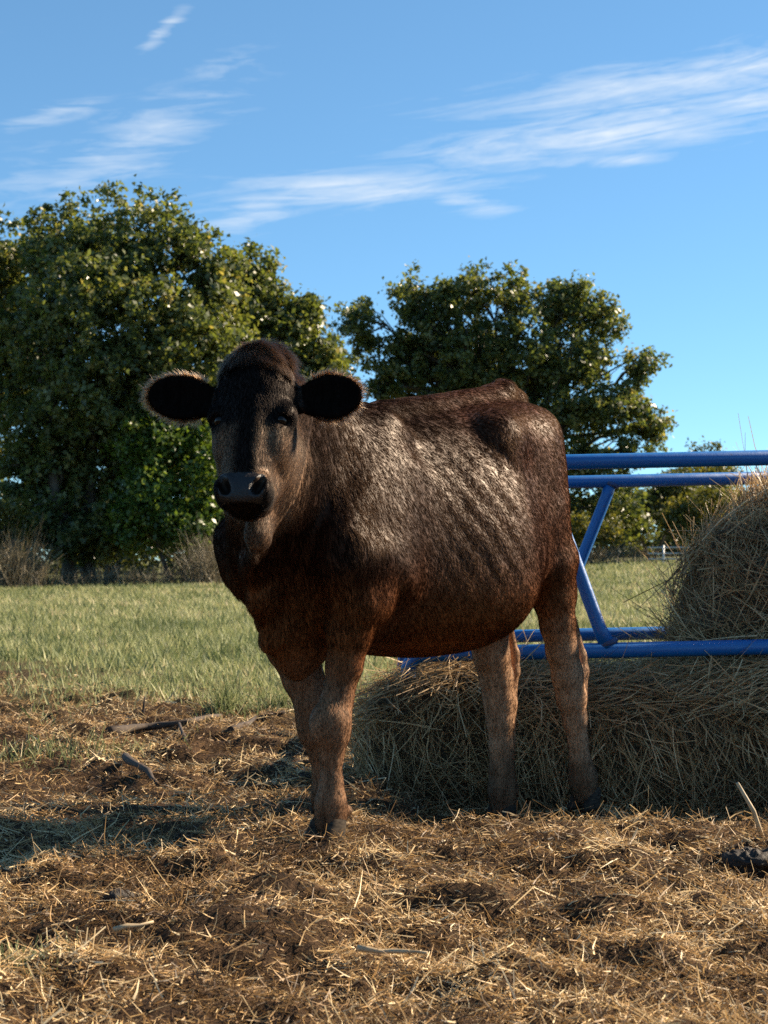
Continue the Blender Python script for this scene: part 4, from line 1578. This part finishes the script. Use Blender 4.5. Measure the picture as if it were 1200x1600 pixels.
G2 = 'low shrubs at the right end of the field'
tree('shrub', 'yellow green shrub seen through the slanted bars at the right', 'shrub', 1085, 47,
     [(1075, 800, 38, 24, 0), (1050, 815, 30, 20, 0), (1110, 790, 30, 30, 0), (1090, 830, 50, 18, 0), (1150, 800, 50, 40, 0)], int(9000 * LEAF), 0.11, m_yell, 113, 0.05, 3, G2, sub_r=0.2)
tree('shrub', 'dark shrub below the right edge of the lone oak', 'shrub', 1020, 52,
     [(1010, 790, 40, 40, 0), (1045, 775, 35, 30, 0), (985, 820, 40, 30, 0), (1070, 760, 35, 25, 0)], int(9000 * LEAF), 0.12, m_far, 115, 0.07, 2, G2, sub_r=0.22)
tree('shrub', 'small light green shrub under the lone oak beside the thigh of the heifer', 'shrub', 925, 46,
     [(925, 835, 40, 18, 0), (895, 825, 30, 24, 0), (955, 830, 22, 20, 0)], int(5000 * LEAF), 0.10, m_yell, 117, 0.05, 3, G2, sub_r=0.18)
tree('distant_tree', 'small distant tree whose top shows above the upper blue rail', 'tree', 1105, 85,
     [(1090, 705, 14, 14, 0), (1115, 702, 13, 12, 0), (1100, 740, 32, 30, 0), (1085, 780, 38, 40, 0), (1125, 770, 34, 34, 0)], int(9000 * LEAF), 0.17, m_far, 119, 0.2, 1, None, sub_r=0.32)
tree('distant_tree', 'yellow turning tree between the two rails at the right', 'tree', 1100, 70,
     [(1070, 745, 34, 22, 0), (1120, 740, 36, 24, 0), (1060, 785, 50, 30, 0), (1130, 780, 40, 34, 0)], int(9000 * LEAF), 0.15, m_yell, 121, 0.14, 1, None, sub_r=0.28)

# the wood behind, one mass
wood_cl = []
r_ = np.random.default_rng(5)
for i in range(70):
    px = -450 + 2100 * (i + r_.random()) / 70
    dp = 68 + 14 * r_.random()
    lowp = 700 if 560 < px < 1250 else 640
    h = 60 + 40 * r_.random()
    for py in (875, 850, 810 - 20 * r_.random()):
        if 1030 < px < 1250 and py < 830:
            continue
        c = at(px, py, dp)
        wood_cl.append((c, np.array([46, 60, 40]) * dp / F_PX))
v, f, t = leaves(wood_cl, int(80000 * LEAF), 0.28, 0.5, 30, 301)
tag(mesh_np('background_wood', v, f, m_far, None, False, {'tint': t}), 'dim belt of woodland beyond the oaks', 'woodland', kind='stuff')

# ------------------------------------------------------------------ tall weeds along the wood's edge
m_weed = straw_material('dry_weeds', [(0.0, (0.060, 0.048, 0.030)), (0.4, (0.13, 0.105, 0.062)), (0.75, (0.23, 0.19, 0.115)), (1.0, (0.36, 0.31, 0.21))])


def weed(name, label, px, w_px, h, depth, n, mat, group=None, bushy=0.35, cat='weeds', wid=0.012):
    x0 = at(px, 880, depth)[0]
    wd = w_px * depth / F_PX
    x = x0 + wd * rng.normal(size=n) * 0.5
    y = depth + 0.5 * rng.normal(size=n)
    z = terrain(x, y)
    root = empty(name, (x0, depth, float(terrain(np.array([x0]), np.array([depth]))[0])))
    tag(root, label, cat, group)
    D = np.stack([rng.normal(size=n) * bushy, rng.normal(size=n) * bushy, np.ones(n)], 1)
    Ln = h * (0.4 + 0.7 * rng.random(n)) * np.exp(-((x - x0) / (wd * 1.3)) ** 2)
    v, f, t = strands3(np.stack([x, y, z], 1), D, Ln, np.full(n, wid) * (0.5 + rng.random(n)), rng.normal(size=(n, 3)) * 0.25, 2)
    o = np.array(root.location)
    # side twigs and seed heads
    k = rng.integers(0, n, n * 2)
    tt = 0.45 + 0.55 * rng.random(n * 2)
    Dn = D / np.linalg.norm(D, axis=1, keepdims=True)
    P2 = np.stack([x, y, z], 1)[k] + Dn[k] * (Ln[k] * tt)[:, None]
    v2, f2, t2 = strands3(P2, Dn[k] + rng.normal(size=(n * 2, 3)) * 0.7, 0.10 + 0.16 * rng.random(n * 2), np.full(n * 2, wid * 0.9), rng.normal(size=(n * 2, 3)) * 0.2, 2)
    tag(mesh_np('stems', np.concatenate([v, v2]) - o, np.concatenate([f, f2 + len(v)]), mat, root, False, {'tint': np.concatenate([t, t2])}), kind='stuff')


G3 = 'dry weeds at the foot of the wood'
weed('weed_clump', 'broad clump of tall tan weeds at the left edge of the field', 18, 62, 1.25, 39, 1200, m_weed, G3)
weed('weed_clump', 'grey bare twiggy shrub beside the throat of the heifer', 335, 45, 1.25, 40, 900, m_weed, G3, 0.45)
weed('weed_clump', 'thin tan weeds under the trunks of the tall oak', 150, 120, 0.42, 40, 420, m_weed, G3, 0.25)
weed('weed_clump', 'pale weeds between the oak trunks and the grey twiggy shrub', 245, 70, 0.42, 40, 320, m_weed, G3, 0.25)
weed('weed_clump', 'dry weeds at the foot of the lone oak, between thigh and slanted bar', 945, 90, 0.5, 46, 500, m_weed, G3, 0.3)

# pale rail fence far off at the right
m_pipe, nt, b, o = principled('galvanised_pipe')
b.inputs['Base Color'].default_value = (0.42, 0.43, 0.43, 1)
b.inputs['Metallic'].default_value = 0.3
b.inputs['Roughness'].default_value = 0.5
fe = at(1012, 850, 44)
fence = empty('pipe_fence', (fe[0], 44, float(terrain(np.array([fe[0]]), np.array([44.0]))[0])))
tag(fence, 'far pale pipe fence partly hidden by the hay bale', 'fence')
for hz in (0.12, 0.28, 0.45):
    tube('rail', [(0, 0, hz), (6.0, 0.4, hz + 0.05)], 0.022, m_pipe, fence, 8)
for xx in (0.45, 2.6, 4.8):
    tube('post', [(xx, 0.05 * xx, -0.2), (xx, 0.05 * xx, 0.52)], 0.035, m_pipe, fence, 8)
# ------------------------------------------------------------------ small things on the ground
m_stick, nt, b, o = principled('dead_wood')
tc = nt.add('ShaderNodeTexCoord')
w1 = nt.noise(nt.mapping(tc.outputs['Object'], scale=(40, 40, 40)), 1.0, 5, 0.7)
nt.link(nt.ramp(w1, [(0.3, (0.020, 0.014, 0.010)), (0.7, (0.085, 0.060, 0.042))]), b.inputs['Base Color'])
b.inputs['Roughness'].default_value = 0.9
m_stalk, nt, b, o = principled('pale_stalk')
tc = nt.add('ShaderNodeTexCoord')
w1 = nt.noise(nt.mapping(tc.outputs['Object'], scale=(30, 30, 30)), 1.0, 4, 0.6)
nt.link(nt.ramp(w1, [(0.3, (0.26, 0.18, 0.095)), (0.7, (0.48, 0.37, 0.22))]), b.inputs['Base Color'])
b.inputs['Roughness'].default_value = 0.6


def gpt(px, py, up=0.0):
    """point of the ground seen at a photograph pixel"""
    d = sight(px, py)
    t = 2.0
    for _ in range(400):
        p = _cam + d * t
        if p[2] <= float(terrain(np.array([p[0]]), np.array([p[1]]))[0]) + up:
            break
        t += 0.03
    return _cam + d * t


def stick(name, label, pxs, r, mat, cat, up=0.020, lift=None, group=None):
    pts = [gpt(px, py, up) for px, py in pxs]
    if lift:
        for p, l in zip(pts, lift):
            p[2] += l
    full = []
    for a, b_ in zip(pts[:-1], pts[1:]):
        for t in (0, 0.33, 0.66):
            j = rng.normal(size=3) * 0.28 * r * (t > 0)
            full.append(a + (b_ - a) * t + j)
    full.append(pts[-1])
    n = len(full)
    o = tube(name, full, [r * (1 - 0.6 * i / n) * (1 + 0.15 * math.sin(i * 2.1)) for i in range(n)], mat, None, 8)
    tag(o, label, cat, group)
    return o


G4 = 'dead sticks on the ground at the left'
stick('fallen_branch', 'longest dark fallen branch lying level on the straw at the left', [(170, 1142), (230, 1136), (290, 1128), (345, 1118)], 0.020, m_stick, 'branch', group=G4)
stick('fallen_branch', 'dark forked stick lying on lit straw left of the fore legs', [(196, 1182), (224, 1200), (247, 1226)], 0.015, m_stick, 'branch', group=G4)
stick('fallen_branch', 'crooked dark stick touching the green tuft near the far fore leg', [(360, 1140), (400, 1122), (445, 1112)], 0.015, m_stick, 'branch', group=G4)
o_ = stick('upright_twig', 'short dark twig leaning up out of the straw at the field edge', [(222, 1122), (226, 1121)], 0.008, m_stick, 'twig', 0.0, (0.0, 0.10), group=G4)
stick('upright_twig', 'short thick twig stub beside the fallen branches', [(292, 1162), (280, 1160)], 0.011, m_stick, 'twig', 0.0, (0.0, 0.08), group=G4)
G5 = 'thick pale stalks on the straw'
stick('pale_stalk', 'long cream stalk lying flat in the foreground straw near the middle', [(558, 1481), (610, 1486), (668, 1489)], 0.0062, m_stalk, 'stalk', 0.045, group=G5)
stick('pale_stalk', 'cream stalk lying in the straw at the lower left', [(176, 1453), (240, 1440)], 0.0055, m_stalk, 'stalk', 0.042, group=G5)
p0 = gpt(1196, 1312)
p1 = at(1152, 1223, p0[1] - 0.02)
tag(tube('standing_stalk', [p0 + np.array([0, 0, -0.02]), p0 + (p1 - p0) * 0.5 + np.array([0.006, 0, 0]), p1], [0.0065, 0.006, 0.0045], m_stalk, None, 8), 'thick pale stalk leaning upright at the right edge before the hay', 'stalk', G5)

m_dung, nt, b, o = principled('dark_dung')
tc = nt.add('ShaderNodeTexCoord')
w1 = nt.noise(tc.outputs['Object'], 45, 5, 0.7)
nt.link(nt.ramp(w1, [(0.35, (0.010, 0.008, 0.006)), (0.75, (0.040, 0.028, 0.018))]), b.inputs['Base Color'])
b.inputs['Roughness'].default_value = 0.75
bp = nt.add('ShaderNodeBump')
bp.inputs['Distance'].default_value = 0.01
nt.link(w1, bp.inputs['Height'])
nt.link(bp.outputs[0], b.inputs['Normal'])


def clod(label, px, py, r, seed):
    c = gpt(px, py)
    p, q, n = superell((0, 0, 0), (r, r * 0.8, r * 0.42), 1.0, 44, 26, 0.0, seed)
    p = p + n * (r * 0.45 * vnoise(p / r, 2.6, seed, 4, 0.65))[:, None]
    o = mesh_np('dung_clod', p, q, m_dung, None, True)
    o.location = c + np.array([0, 0, r * 0.30 + 0.012])
    tag(o, label, 'dung', 'dung on the straw')


clod('dark clod of dung on the straw at the lower left', 182, 1418, 0.036, 401)
clod('large dark clod of dung at the right edge below the hay', 1172, 1362, 0.065, 402)


def tuft(label, px, py, n, h, w, mat, name='grass_tuft', cat='grass', wid=0.004):
    c = gpt(px, py)
    x = c[0] + w * rng.normal(size=n)
    y = c[1] + w * rng.normal(size=n)
    z = terrain(x, y)
    D = np.stack([rng.normal(size=n) * 0.45, rng.normal(size=n) * 0.45, np.ones(n)], 1)
    v, f, t = strands3(np.stack([x, y, z], 1), D, h * (0.4 + 0.8 * rng.random(n)), np.full(n, wid) * (0.6 + 0.8 * rng.random(n)), rng.normal(size=(n, 3)) * 0.3, 2, np.clip(0.3 + 0.25 * rng.normal(size=n), 0, 1))
    o = mesh_np(name, v - c, f, mat, None, False, {'tint': t})
    o.location = c
    tag(o, label, cat, 'green tufts in the straw', 'stuff')


tuft('bushy green weed tuft at the field edge left of the fore legs', 352, 1112, 260, 0.13, 0.055, m_grass)
tuft('green weed tuft touching the far fore leg', 425, 1105, 200, 0.10, 0.07, m_grass)
tuft('patch of green grass in the straw at the left edge', 40, 1190, 420, 0.06, 0.16, m_grass)
tuft('small green sprouts in the lower left corner', 15, 1512, 160, 0.035, 0.05, m_grass, wid=0.003)
tuft('thin green grass patch in the straw left of the crooked stick', 160, 1180, 200, 0.05, 0.12, m_grass)
